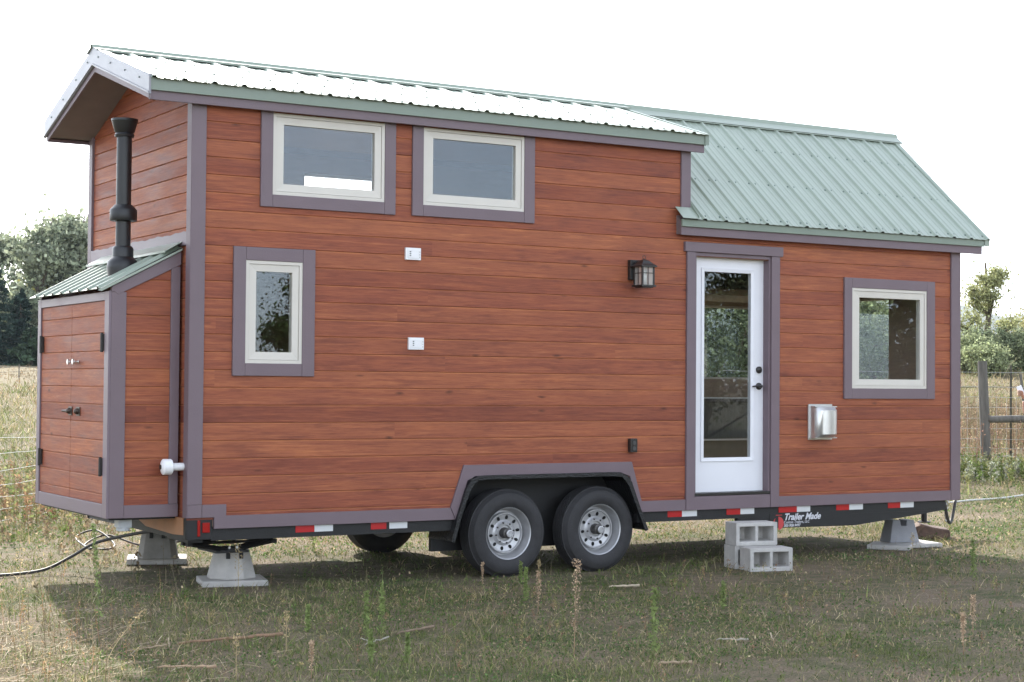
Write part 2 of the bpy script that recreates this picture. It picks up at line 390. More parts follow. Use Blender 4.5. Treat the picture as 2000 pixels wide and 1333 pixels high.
# trims (front plane y=0..)
XZ=lambda y0,y1:(lambda u,w_,t:(u,t,w_))
def board(mm,x0,x1,z0,z1,y0=0,y1=.03): mm.box(x0,x1,y0,y1,z0,z1)
t=M(); board(t,0,.111,.662,3.60,0,.10); t.box(-.004,0,.0,.09,.566,3.64) 
t.box(0.001,.111,.0005,.10,.566,.661)
t.build('corner_trim',PURPLE,H,bevel=.003)
t=M(); t.box(-.003,.09,WY-.09,WY+.004,.566,3.62); t.build('corner_trim',PURPLE,H,bevel=.003)
t=M(); board(t,7.645,LX,.484,2.92,0,.10); t.box(LX,LX+.004,.0,.10,.484,2.92); t.build('corner_trim',PURPLE,H,bevel=.003)
t=M(); board(t,4.425,SX,3.0,3.60,0,.10); t.build('corner_trim',PURPLE,H,bevel=.003)
fnF=lambda u,w_,tt:(u,tt,w_)
t=M(); t.prism([(.113,.566),(.208,.566),(.208,.482),(2.222,.482),(2.178,.577),(.301,.577),(.301,.660),(.113,.660)],0.001,.05,fnF)
t.prism([(4.026,.484),(4.491-.002,.484),(4.491-.002,.577),(4.026+.0,.577)],.001,.05,fnF)
t.prism([(4.583,.484),(5.425,.484),(5.425,.600),(4.583,.600)],.001,.05,fnF)
t.prism([(5.522+.002,.484),(7.643,.484),(7.643,.577),(5.524,.577)],.001,.05,fnF)
build_split(t,'skirt_trim',PURPLE,H,bevel=.003)
t=M(); t.prism([(2.224,.482),(2.180,.579),(2.297,.912),(3.92,.912),(4.024,.577),(4.024,.484),(3.995,.484),(3.90,.79),(3.80,.826),(2.40,.822),(2.33,.79)],-.003,.05,fnF)
t.build('wheel_arch_trim',PURPLE,H,bevel=.003)
# door
t=M(); board(t,4.491,4.581,.484,2.715,-.004,.10); t.build('door_trim',PURPLE,H,bevel=.003)
t=M(); board(t,5.427,5.522,.484,2.715,-.004,.10); t.build('door_trim',PURPLE,H,bevel=.003)
t=M(); board(t,4.463,5.553,2.716,2.80,-.012,.06); t.build('door_head_trim',PURPLE,H,bevel=.003)
t=M(); t.box(4.583,4.60,.012,.10,.60,2.714); t.box(5.405,5.425,.012,.12,.60,2.714); t.box(4.60,5.405,.012,.12,2.685,2.714); build_split(t,'door_jamb',PURPLE,H)
t=M(); t.box(4.583,5.425,.004,.14,.602,.628); t.build('threshold',BLACKG,H,bevel=.003)
def ring(mm,o,i,y0,y1,fn=None,yi=None):
    """mitred picture frame; outer rect o, inner rect i; front y0, back y1"""
    fn=fn or (lambda u,d,z:(u,d,z)); yi=y0 if yi is None else yi
    O=[(o[0],o[2]),(o[1],o[2]),(o[1],o[3]),(o[0],o[3])]; I=[(i[0],i[2]),(i[1],i[2]),(i[1],i[3]),(i[0],i[3])]
    for k in range(4):
        j=(k+1)%4
        a,b,c,d=O[k],O[j],I[j],I[k]
        mm.quad(fn(a[0],y0,a[1]),fn(b[0],y0,b[1]),fn(c[0],yi,c[1]),fn(d[0],yi,d[1]))
        mm.quad(fn(a[0],y1,a[1]),fn(b[0],y1,b[1]),fn(b[0],y0,b[1]),fn(a[0],y0,a[1]))
        mm.quad(fn(d[0],yi,d[1]),fn(c[0],yi,c[1]),fn(c[0],y1,c[1]),fn(d[0],y1,d[1]))
        mm.quad(fn(a[0],y1,a[1]),fn(d[0],y1,d[1]),fn(c[0],y1,c[1]),fn(b[0],y1,b[1]))
G=(4.735,5.262,.925,2.562); SL=(4.602,5.404,.630,2.683)
t=M(); ring(t,SL,G,.085,.125); ring(t,(G[0]-.028,G[1]+.028,G[2]-.028,G[3]+.028),(G[0]+.004,G[1]-.004,G[2]+.004,G[3]-.004),.074,.0848,yi=.080)
dr=t.build('door',WHITE,H,bevel=.002)
t=M(); t.box(G[0],G[1],.092,.096,G[2],G[3]); t.build('door_pane',GLASS,dr)
t=M(); t.lathe([(.031,0),(.031,-.012),(.022,-.02),(.014,-.024)],(5.352,.085,1.703),'y',20); t.build('deadbolt',BLACKG,dr,smooth=40)
t=M(); t.lathe([(.031,0),(.031,-.010),(.014,-.014),(.014,-.045)],(5.352,.085,1.557),'y',20); t.tube([(5.352,.043,1.557),(5.30,.040,1.560),(5.255,.046,1.554)],[.011,.009,.007],8); t.build('door_handle',BLACKG,dr,smooth=40)
# windows
GL={'A':(.727,1.487,3.043,3.490),'B':(2.0,2.762,3.05,3.493),'C':(.519,.809,1.781,2.38),'R':(6.483,7.251,1.631,2.387)}
TR={'A':(.54,1.664,2.865,3.60),'B':(1.812,2.937,2.87,3.60),'C':(.334,.99,1.602,2.558),'R':(6.29,7.429,1.449,2.564)}
for k in 'ABCR':
    o=WIN[k]; g=GL[k]; tr=TR[k]
    t=M(); e=.026
    ring(t,(o[0]+.001,o[1]-.001,o[2]+.001,o[3]-.001),(o[0]+e,o[1]-e,o[2]+e,o[3]-e),.006,.06)
    ring(t,(o[0]+e+.003,o[1]-e-.003,o[2]+e+.003,o[3]-e-.003),g,.012,.07,yi=.016)
    ring(t,(o[0]+e,o[1]-e,o[2]+e,o[3]-e),(o[0]+e+.003,o[1]-e-.003,o[2]+e+.003,o[3]-e-.003),.024,.06)
    wo=t.build('window',CREAM,H)
    t=M(); t.box(g[0]-.01,g[1]+.01,.034,.038,g[2]-.01,g[3]+.01); t.build('pane',GLASS,wo)
    t=M(); a=-.002
    board(t,tr[0],o[0],tr[2],tr[3],a,.04); board(t,o[1],tr[1],tr[2],tr[3],a,.04)
    board(t,o[0]+.001,o[1]-.001,tr[2]+.0005,o[2],a+.0005,.04)
    if k in 'CR': board(t,o[0]+.001,o[1]-.001,o[3],tr[3]-.0005,a+.0005,.04)
    build_split(t,'window_trim',PURPLE,wo,bevel=.003)
for o in REARW:
    t=M(); fn=lambda u,d,z:(u,WY-d,z); ring(t,(o[0]-.08,o[1]+.08,o[2]-.08,o[3]+.08),(o[0]+.02,o[1]-.02,o[2]+.02,o[3]-.02),0,.06,fn)
    wo=t.build('window',CREAM,H)
    t=M(); t.box(o[0],o[1],WY-.05,WY-.046,o[2],o[3]); t.build('pane',GLASS,wo)
t=M(); ring(t,(EW[0]-.08,EW[1]+.08,EW[2]-.08,EW[3]+.08),(EW[0]+.02,EW[1]-.02,EW[2]+.02,EW[3]-.02),0,.06,lambda u,d,z:(LX-d,u,z)); wo=t.build('window',CREAM,H)
t=M(); t.box(LX-.05,LX-.046,EW[0],EW[1],EW[2],EW[3]); t.build('pane',GLASS,wo)
# end wall trim band above the storage box
t=M(); n=40
top=[(.09+(WY-.18)*i/n, 2.652+.004*math.sin(i*1.9)+.004*math.sin(i*.7)) for i in range(n+1)]
t.prism([(.09,2.557),(WY-.09,2.557)]+top[::-1],0.,.02,lambda u,w_,tt:(tt-.002,u,w_)); t.build('band_trim',vary('band_trim_paint',(.18,.14,.162),.06,3,.45),H)
# ---- roof
def sheet(mm,x0,x1,p0,p1,major=.2286,first=None,rib=.016,over=.0,screws=None):
    """ribbed steel sheet from eave point p0=(y,z) to ridge point p1; ribs run up the slope"""
    ey,ez=p0; ry,rz=p1; L_=math.hypot(ry-ey,rz-ez); sy,sz=(ry-ey)/L_,(rz-ez)/L_; ny,nz=(-sz,sy) if sy>0 else (sz,-sy)
    prof=[(x0,0)]; x=first if first is not None else x0+.05
    ribs=[]
    while x<x1-.03:
        ribs.append(x)
        prof+=[(x-.026,0),(x-.011,rib),(x+.011,rib),(x+.026,0)]
        for f in (1/3,2/3):
            q=x+major*f
            if q<x1-.03: prof+=[(q-.018,0),(q-.008,.0035),(q+.008,.0035),(q+.018,0)]
        x+=major
    prof.append((x1,0)); prof=[p for p in prof if x0<=p[0]<=x1]
    P=lambda u,h,s: (u,ey+sy*s+ny*h,ez+sz*s+nz*h)
    for (a,ha),(b,hb) in zip(prof,prof[1:]):
        mm.quad(P(a,ha,0),P(b,hb,0),P(b,hb,L_),P(a,ha,L_))
        mm.quad(P(a,ha-.003,0),P(a,ha-.003,L_),P(b,hb-.003,L_),P(b,hb-.003,0))
        mm.quad(P(a,ha-.003,0),P(b,hb-.003,0),P(b,hb,0),P(a,ha,0))
    for u in (x0,x1): mm.quad(P(u,-.003,0),P(u,0,0),P(u,0,L_),P(u,-.003,L_))
    mm.mi=1
    for s in (screws or []):
        for rx in ribs:
            for dx in (-.036,.036):
                if not x0<rx+dx<x1: continue
                c=P(rx+dx,.0,s); k=6
                r0=[(c[0]+.0085*math.cos(2*PI*j/k),c[1]+sy*.0085*math.sin(2*PI*j/k),c[2]+sz*.0085*math.sin(2*PI*j/k)) for j in range(k)]
                mm.loft([r0,[(q[0],q[1]+ny*.007,q[2]+nz*.007) for q in r0]])
    mm.mi=0
def mir(p): return (WY-p[0],p[1])
EU=(-.115,3.722); RU=(RY,3.722+.31*(RY+.115)); EL_=(-.105,2.985); RL=(RY,2.985+.857*(RY+.105))
t=M(); sheet(t,-.35,4.645,EU,RU,first=-.33,screws=[.08,.55,1.0]); sheet(t,-.35,4.645,mir(EU),RU,first=-.33,screws=[.08]); ru=t.build('upper_roof_sheet',[GREEN,SCREW],H)
t=M(); sheet(t,SX+.002,8.06,EL_,RL,first=4.60,screws=[.06,.65,1.25]); sheet(t,SX+.002,8.06,mir(EL_),RL,first=4.60); t.build('lower_roof_sheet',[GREEN,SCREW],H)
# decks under the sheets, soffits
t=M(); 
deckU=[(-.05,3.70),(RY,4.10),(WY+.05,3.70),(WY+.05,3.60),(WY-.03,3.60),(RY,4.02),(.03,3.60),(-.05,3.60)]
t.prism(deckU,-.33,4.61,lambda u,w_,tt:(tt,u,w_)); t.build('roof_deck',SOFFIT,H)
t=M(); deckL=[(-.05,2.965),(RY,4.075),(WY+.05,2.965),(WY+.05,2.86),(WY-.02,2.86),(RY,3.95),(.02,2.86),(-.05,2.86)]
t.prism(deckL,LX-.02,8.0,lambda u,w_,tt:(tt,u,w_)); t.prism([(-.05,2.965),(.06,3.06),(.06,2.86),(-.05,2.86)],SX-.14,LX,lambda u,w_,tt:(tt,u,w_)); t.build('roof_deck',SOFFIT,H)
for (x0,x1,za,zb,zc,ye) in ((-.345,4.622,3.572,3.638,3.728,-.06),(4.381,7.991,2.850,2.922,2.985,-.06)):
    for s in (0,1):
        Y=(lambda y:y) if s==0 else (lambda y:WY-y)
        t=M(); a,b=sorted((Y(ye),Y(ye+.02))); t.box(x0,x1,a,b,za,zc-.02); t.build('fascia',PURPLE,H,bevel=.002)
        t=M(); a,b=sorted((Y(ye-.022),Y(ye-.002))); 
        t.box(x0-.006,x1+.008,a,b,zb,zc); t.build('drip_edge',GREEN2,H,bevel=.002)
t=M()
for s in (0,1):
    Y=(lambda y:y) if s==0 else (lambda y:WY-y)
    a,b=sorted((Y(-.04),Y(.017))); t.box(-.34,4.6,a,b,3.60,3.612); t.box(SX-.1,7.98,a,b,2.87,2.88)
t.build('eave_soffit',PURPLE,H)
# rake boards + pale rake metal (left), green (right ends)
def chevron(eave,ridge,h,y_e):
    return [(y_e,eave),(RY,ridge),(WY-y_e,eave),(WY-y_e,eave-h),(RY,ridge-h*1.02),(y_e,eave-h)]
t=M(); t.prism(chevron(3.705,4.10,.13,-.07),-.330,-.345,lambda u,w_,tt:(tt,u,w_)); t.build('rake_board',PURPLE,H)
t=M(); t.prism(chevron(3.750,4.160,.145,-.095),-.3455,-.362,lambda u,w_,tt:(tt,u,w_)); t.prism(chevron(3.748,4.158,.006,-.09),-.29,-.36,lambda u,w_,tt:(tt,u,w_))
t.prism(chevron(3.622,4.031,.012,-.097),-.362,-.370,lambda u,w_,tt:(tt,u,w_))
rk=t.build('rake_trim',RAKE,H,bevel=.002)
t=M()
for s in (.12,.45,.8,1.1):
    for yy in (s,WY-s):
        zz=3.72+.31*(min(yy,WY-yy)+.095)-.03; t.lathe([(.007,0),(.007,-.006)],(-.362,yy,zz),'x',8)
build_split(t,'rake_screw',SCREW,rk)
t=M(); t.prism(chevron(3.735,4.15,.10,-.09),4.61,4.65,lambda u,w_,tt:(tt,u,w_)); t.build('rake_trim',GREEN2,H)
t=M(); t.prism(chevron(2.995,4.155,.07,-.09),8.0,8.063,lambda u,w_,tt:(tt,u,w_)); t.build('rake_trim',GREEN,H)
# ridge caps
def ridgecap(x0,x1,k,zr,wd):
    mm=M(); th=.004; c=math.hypot(1,k)
    pts=[(RY-wd,zr-wd*k),(RY-.03,zr-.03*k),(RY-.02,zr+.012),(RY,zr+.018),(RY+.02,zr+.012),(RY+.03,zr-.03*k),(RY+wd,zr-wd*k)]
    low=[(y,z-th*c) for y,z in pts]
    lip=[(RY-wd,zr-wd*k-.016)]; 
    mm.prism(pts+low[::-1],x0,x1,lambda u,w_,tt:(tt,u,w_))
    mm.prism([(RY-wd,zr-wd*k),(RY-wd+.004,zr-wd*k),(RY-wd+.004,zr-wd*k-.014),(RY-wd,zr-wd*k-.014)],x0,x1,lambda u,w_,tt:(tt,u,w_))
    return mm
ridgecap(-.375,4.66,.31,RU[1]+.026,.13).build('ridge_cap',GREEN,H)
ridgecap(4.661,8.10,.80,RL[1]+.030,.105).build('ridge_cap',GREEN,H)
t=M(); P0=[(4.352,-.12),(4.52,-.12)]
t.quad((4.352,-.125,2.992),(4.55,-.125,2.992),(4.55,-.01,3.095),(4.352,-.01,3.095)); t.quad((4.352,-.125,2.988),(4.352,-.01,3.09),(4.55,-.01,3.09),(4.55,-.125,2.988))
t.quad((4.352,-.125,2.992),(4.352,-.01,3.095),(4.352,-.01,3.09),(4.352,-.125,2.988)); t.quad((4.352,-.125,2.988),(4.55,-.125,2.988),(4.55,-.125,2.992),(4.352,-.125,2.992))
t.prism([(-.12,2.99),(0.0,3.10),(0.0,3.14),(-.12,3.01)],4.526,4.53,lambda u,w_,tt:(tt,u,w_))
t.build('wall_flashing',GREEN,H)
# ---- storage box on the end wall
BX0,BY0,BY1=-.52,.194,2.035
t=M()
def bz(x): return 2.215+(x-BX0)/(-BX0)*(.285)
def out_box(z):
    x0=BX0 if z<2.215 else BX0+(z-2.215)/.285*(-BX0)
    return [(x0,0.)] if x0<-.005 else []
siding(t,lambda u,d,z:(u,BY0+.016+d,z),out_box,.60,2.49,[2.215])
siding(t,lambda u,d,z:(u,BY1-.016-d,z),out_box,.60,2.49,[2.215])
t.prism([(BX0+.02,.60),(0,.60),(0,2.47),(BX0+.02,2.19)],BY0+.03,BY1-.03,lambda u,w_,tt:(u,tt,w_))
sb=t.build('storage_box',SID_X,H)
t=M()
bx=lambda x0,x1,y0,y1,z0,z1:t.box(x0,x1,y0,y1,z0,z1)
for s in (0,1):
    Y=(lambda y:y) if s==0 else (lambda y:BY0+BY1-y)
    yy=sorted((Y(BY0),Y(BY0+.03)))
    bx(BX0,BX0+.112,yy[0],yy[1],.567,2.2); bx(-.072,-.004,yy[0],yy[1],.660,2.40)
    bx(BX0+.113,-.0,yy[0]+.001,yy[1],.566,.659)
    t.prism([(BX0,2.201),(BX0,2.235),(0,2.515),(0,2.415),(BX0+.05,2.16+.02),(BX0+.02,2.201)],yy[0]-.002,yy[1],lambda u,w_,tt:(u,tt,w_))
build_split(t,'box_trim',PURPLE,sb,bevel=.003)
t=M()
t.box(BX0-.018,BX0,BY0+.001,BY0+.10,.567,2.205); t.box(BX0-.018,BX0,BY1-.085,BY1-.001,.567,2.205)
t.box(BX0-.017,BX0,BY0+.101,BY1-.086,2.14,2.204); t.box(BX0-.017,BX0,BY0+.101,BY1-.086,.567,.665)
build_split(t,'box_face_trim',vary('face_trim_paint',(.17,.128,.152),.06,3,.45),sb,bevel=.003)
def leafout(a,b): return lambda z:[(a,b)]
for a,b in ((BY0+.103,1.130),(1.136,BY1-.088)):
    t=M(); siding(t,lambda u,d,z:(BX0-.006+d,u,z),leafout(a,b),.668,2.137,[])
    t.box(BX0+.005,BX0+.018,a,b,.668,2.137)
    t.quad((BX0-.006,a,.668),(BX0+.01,a,.668),(BX0+.01,a,2.137),(BX0-.006,a,2.137)); t.quad((BX0-.006,b,.668),(BX0+.01,b,.668),(BX0+.01,b,2.137),(BX0-.006,b,2.137))
    t.build('box_door',SID_Y,sb)
for y,z in ((BY0+.125,1.835),(BY0+.125,.935),(BY1-.135,1.845),(BY1-.135,.945)):
    t=M(); t.box(BX0-.026,BX0-.007,y-.02,y+.02,z-.062,z+.062); t.lathe([(.012,-.070),(.012,.070)],(BX0-.028,y+.0,z),'z',10); t.build('hinge',BLACKG,sb,bevel=.002)
for y in (1.085,.955):
    t=M(); t.lathe([(.012,0),(.008,-.012),(.008,-.03),(.021,-.035),(.021,-.047)],(BX0-.006,y,1.70),'x',14); t.tube([(BX0-.042,y-.045,1.70),(BX0-.042,y+.045,1.70)],.006,6); t.build('knob',STEEL,sb,smooth=40)
for y in (1.13,.93):
    t=M(); t.box(BX0-.014,BX0-.006,y-.045,y+.045,1.292,1.358); t.lathe([(.025,0),(.02,-.02),(.01,-.03)],(BX0-.014,y,1.325),'x',12)
    if y>1: t.tube([(BX0-.03,y,1.325),(BX0-.05,y+.08,1.325)],[.014,.008],8)
    t.build('latch',vary('bronze_latch',(.07,.055,.045),.3,30,.35,metal=.6),sb,bevel=.001)
# box roof : sheet running down toward -X
t=M()
def boxroof(mm):
    ex,ez,rx,rz=-.600,2.222,0.0,2.545; L_=math.hypot(rx-ex,rz-ez); sx,sz=(rx-ex)/L_,(rz-ez)/L_; nx,nz=-sz,sx
    y=BY0-.02; prof=[(y,0)]; q=y+.09
    while q<BY1+.03: prof+=[(q-.024,0),(q-.010,.019),(q+.010,.019),(q+.024,0)]; q+=.2286
    prof.append((BY1+.045,0))
    P=lambda u,h,s:(ex+sx*s+nx*h,u,ez+sz*s+nz*h)
    for (a,ha),(b,hb) in zip(prof,prof[1:]):
        mm.quad(P(a,ha,0),P(b,hb,0),P(b,hb,L_),P(a,ha,L_)); mm.quad(P(a,ha-.003,0),P(a,ha-.003,L_),P(b,hb-.003,L_),P(b,hb-.003,0)); mm.quad(P(a,ha-.003,0),P(b,hb-.003,0),P(b,hb,0),P(a,ha,0))
    # end-wall flashing: leaning strip over the ribs
    mm.prism([(-.13,2.512),(-.004,2.585),(-.004,2.58),(-.13,2.507)],BY0-.02,BY1+.045,lambda u,w_,tt:(u,tt,w_))
    mm.prism([(-.135,2.515),(-.130,2.515),(-.130,2.498),(-.135,2.498)],BY0-.02,BY1+.045,lambda u,w_,tt:(u,tt,w_))
    mm.prism([(-.60,2.20),(0,2.52),(0,2.535),(-.63,2.205)],BY0-.024,BY0-.02,lambda u,w_,tt:(u,tt,w_))
boxroof(t); t.build('box_roof',GREEN,sb)
# stove pipe
FX,FY=-.30,.625
t=M(); t.lathe([(.056,2.40),(.056,3.44)],(FX,FY,0),'z',28)
fl=t.build('stove_pipe',FLUE,H,smooth=40)
t=M(); t.lathe([(.070,3.385),(.074,3.40),(.066,3.415),(.075,3.425),(.095,3.50),(.099,3.502),(.099,3.520),(.088,3.520),(.07,3.44)],(FX,FY,0),'z',28); t.build('pipe_cap',FLUE,fl,smooth=35)
t=M(); t.lathe([(.066,2.875),(.094,2.845),(.101,2.835),(.101,2.765),(.096,2.755),(.066,2.750)],(FX,FY,0),'z',28); t.build('pipe_collar',FLUE,fl,smooth=35)
t=M(); t.lathe([(.10,2.30),(.118,2.40),(.112,2.445),(.092,2.47),(.078,2.485),(.078,2.545),(.070,2.56),(.066,2.565)],(FX-.0,FY,0),'z',28); t.build('pipe_boot',FLUE,fl,smooth=35)
# white vent pipe out of the end wall
t=M(); t.lathe([(.028,0),(.028,-.09),(.054,-.095),(.058,-.10),(.058,-.155),(.052,-.162),(.02,-.174)],(0.,.085,.937),'x',24); vp=t.build('vent_pipe',WHITEP,H,smooth=35)
t=M(); t.lathe([(.018,-.172),(.018,-.180)],(0,.085,.937),'x',12); t.build('vent_hole',BLACKG,vp)
# outside lamp
t=M(); t.lathe([(.001,-.008),(.060,-.008),(.066,.0),(.066,.02)],(3.938,-.002,2.535),'y',8); 
lm=None
m2=M(); m2.box(3.875,3.955,-.030,.016,2.445,2.615); m2.tube([(3.915,-.03,2.56),(3.925,-.06,2.60),(3.952,-.10,2.595)],.014,8); lm=m2.build('wall_lamp',BLACKG,H,bevel=.004)
lx,ly,lz=3.952,-.115,2.48
t=M(); s=.062
for a in (-1,1):
    for b in (-1,1): t.box(lx+a*s-.005*(1+a),lx+a*s+.005*(1-a)+.004,ly+b*s-.005*(1+b),ly+b*s+.005*(1-b)+.004,lz-.082,lz+.07)
for a in (-.0,): 
    t.box(lx-.003,lx+.003,ly-s,ly-s+.004,lz-.08,lz+.07); t.box(lx-s,lx-s+.004,ly-.003,ly+.003,lz-.08,lz+.07)
    t.box(lx-s,lx+s,ly-s-.001,ly-s+.003,lz+.015,lz+.021); t.box(lx-s-.001,lx-s+.003,ly-s,ly+s,lz+.015,lz+.021)
t.box(lx-.074,lx+.074,ly-.074,ly+.074,lz-.097,lz-.082); t.box(lx-.055,lx+.055,ly-.055,ly+.055,lz-.105,lz-.097)
t.box(lx-.080,lx+.080,ly-.080,ly+.080,lz+.070,lz+.080)
rings=[[(lx+a*r,ly+b*r,lz+h) for a,b in ((-1,-1),(1,-1),(1,1),(-1,1))] for r,h in ((.080,.080),(.055,.098),(.030,.124),(.010,.135))]; t.loft(rings)
t.tube([(lx+.014*math.sin(q),ly,lz+.152-.016*math.cos(q)) for q in [2*PI*j/10 for j in range(11)]],.003,6)
t.build('lamp_cage',BLACKG,lm)
t=M(); q=s-.006
for a in ((lx-q,ly-q,lx+q,ly-q),(lx-q,ly-q,lx-q,ly+q),(lx+q,ly-q,lx+q,ly+q)): t.quad((a[0],a[1],lz-.082),(a[2],a[3],lz-.082),(a[2],a[3],lz+.07),(a[0],a[1],lz+.07))
seed=mat('seeded_lamp_glass',(.62,.62,.58),.35); seed.node_tree.nodes['Principled BSDF'].inputs['Alpha'].default_value=.45; t.build('lamp_glass',seed,lm)
t=M(); t.lathe([(.012,-.06),(.022,-.03),(.022,.0),(.012,.02),(.010,.04)],(lx,ly,lz),'z',12); t.build('bulb',mat('frosted_bulb',(.8,.8,.78),.3),lm,smooth=True)
# two white vents, outlet, stainless hood
for (x,z) in ((1.823,2.569),(1.857,1.868)):
    t=M(); t.box(x-.067,x+.067,-.004,.017,z-.047,z+.047); ring(t,(x-.050,x+.050,z-.032,z+.032),(x-.040,x+.040,z-.022,z+.022),-.009,-.004)
    t.box(x-.04,x+.04,-.007,-.004,z-.022,z+.022)
    v=t.build('wall_vent',WHITEP,H,bevel=.003)
    t=M()
    for i in range(3): t.box(x-.034,x-.022,-.0085,-.0068,z-.018+i*.015,z-.010+i*.015); t.box(x+.055,x+.058,-.005,-.0038,z-.03+i*.02,z-.02+i*.02)
    t.box(x-.035,x+.04,-.0085,-.0068,z-.030,z-.026); t.build('vent_slot',mat('slot_grey',(.12,.13,.14),.6),v)
t=M(); t.box(3.888,3.958,-.03,.017,.992,1.108); ot=t.build('outlet_cover',BLACKG,H,bevel=.006)
t=M()
for z in (1.025,1.072): t.lathe([(.017,0),(.017,-.004)],(3.923,-.031,z),'y',14)
t.lathe([(.004,0),(.004,-.004)],(3.910,-.031,1.098),'y',8); t.lathe([(.004,0),(.004,-.004)],(3.936,-.031,1.098),'y',8)
t.build('outlet_detail',mat('outlet_grey',(.06,.06,.062),.4),ot)
t=M()  # half-round hood
def hood(mm,x0,x1,z0,z1,dp):
    n=14; xm=(x0+x1)/2; rx=(x1-x0)/2
    def arc(k,y0,d): return [(xm-rx*k*math.cos(PI*i/n), y0-d*math.sin(PI*i/n)**.6) for i in range(n+1)]
    A=arc(1,.0,dp*.80); zz=[(z0,1,.72),(z0+.03,1,1.),(z1-.03,1,1.),(z1,1,.72)]
    rings=[[ (x,y*s if y<0 else y,z) for x,y in arc(1,.017,dp)] for z,_,s in zz]
    mm.loft(rings,cap=True,closed=True)
hood(t,5.885,6.135,1.10,1.375,.16)
t.box(5.868,6.15,.008,.020,1.078,1.40); 
hd=t.build('exhaust_hood',STEEL,H,smooth=30)
t=M(); t.box(5.884,5.888,-.06,-.035,1.14,1.33); t.box(5.88,6.14,-.07,.01,1.372,1.382); t.box(5.88,6.14,-.07,.01,1.092,1.101); t.build('hood_flange',STEEL,hd)
# ---- trailer
t=M()
t.box(.195,2.22,.03,.09,.395,.488); t.box(4.0,7.60,.03,.09,.395,.488)
t.box(.02,2.2,WY-.09,WY-.03,.395,.488); t.box(4.0,7.6,WY-.09,WY-.03,.395,.488)
for x in (.3,1.1,1.9,4.3,5.1,5.9,6.7,7.5): t.box(x,x+.05,.09,WY-.09,.40,.489)
t.box(.02,.08,.03,WY-.03,.40,.56)
t.prism([(5.09,.394),(7.60,.394),(7.30,.362),(6.45,.285),(5.09,.298)],.032,.085,fnF)
t.prism([(5.09,.488),(7.62,.488),(7.62,.42),(7.30,.362),(6.45,.285),(5.09,.298)],WY-.15,WY-.095,fnF)
tf=t.build('trailer_frame',BLACK,H)
t=M(); t.box(.02,2.15,.04,WY-.04,.490,.499); t.box(4.08,LX-.02,.04,WY-.04,.490,.499); t.box(2.15,4.08,.41,WY-.41,.490,.499); t.build('floor_pan',BLACK,H)
for sgn in (0,1):  # tongue, converging beyond the right end
    pass
t=M()
for y0 in (.25,WY-.25): t.tube([(6.6,y0,.44),(8.75,RY+(-.06 if y0<1 else .06),.44)],.05,4)
t.box(8.6,8.95,RY-.05,RY+.05,.40,.50); t.build('tongue',BLACK,H)
t=M(); t.lathe([(.03,.0),(.03,.5)],(8.40,1.12,.17),'z',12); t.lathe([(.07,0),(.07,.012)],(8.40,1.12,.165),'z',14); tj=t.build('tongue_jack',BLACK,H,smooth=40)
t=M()
def chain(mm,p,q,sag,r=.02,n=22):
    mm.tube([(p[0]+(q[0]-p[0])*i/n,p[1]+(q[1]-p[1])*i/n,p[2]+(q[2]-p[2])*i/n-sag*math.sin(PI*i/n)) for i in range(n+1)],r,8)
chain(t,(7.86,.30,.44),(8.16,.45,.44),.21,.017); t.build('hanging_cable',CABLE,H,smooth=True)
t=M()
for i in range(7):
    z=.46-i*.042; t.tube([(8.52+.012*math.sin(i)+.014*math.cos(a)*(i%2),.92+.014*math.cos(a)*(1-i%2),z+.026*math.sin(a)) for a in [2*PI*j/8 for j in range(9)]],.0055,5)
t.build('safety_chain',STEEL,H,smooth=True)
t=M(); 
for a,b in ((.864,1.018),(1.493,1.625),(4.317,4.468),(4.954,5.107),(5.542,5.752),(6.221,6.376),(6.858,7.012)): t.box(a,b,.0265,.0298,.430,.483)
build_split(t,'reflector_tape',RED,tf)
t=M()
for a,b in ((1.019,1.172),(1.652,1.808),(4.469,4.629),(5.108,5.263),(5.754,5.909),(6.378,6.545),(7.014,7.183)): t.box(a,b,.0265,.0298,.430,.483)
build_split(t,'reflector_tape',WREF,tf)
# tail light housing and orange skirt board under the end
t=M(); t.box(.005,.20,.02,.10,.405,.562); t.box(-.0,.02,.03,.09,.41,.56); t.box(.03,.15,.06,.5,.38,.42); th=t.build('tail_light_housing',BLACK,H,bevel=.004)
t=M(); t.box(.122,.178,.008,.0195,.457,.530); t.box(.085,.106,.012,.0195,.430,.548); build_split(t,'tail_light',LENS,th,bevel=.003)
t=M(); t.prism([(.075,.562),(1.15,.562),(1.15,.505),(.90,.445),(.3,.43),(.075,.44)],-.002,.018,lambda u,w_,tt:(tt,u,w_)); t.build('end_skirt_board',vary('raw_orange_board',(.36,.17,.085),.15,4,.6,.2,30),H)
t=M(); t.box(-.50,.0,.25,BY1-.05,.55,.567); t.build('box_underside',BLACK,sb)
# small grey gas regulator hanging at the box corner
t=M(); t.box(-.40,-.30,.33,.43,.485,.566); t.lathe([(.05,0),(.05,.03)],(-.35,.38,.46),'z',12); t.build('regulator',vary('regulator_grey',(.45,.47,.5),.1,9,.4),H,bevel=.004)
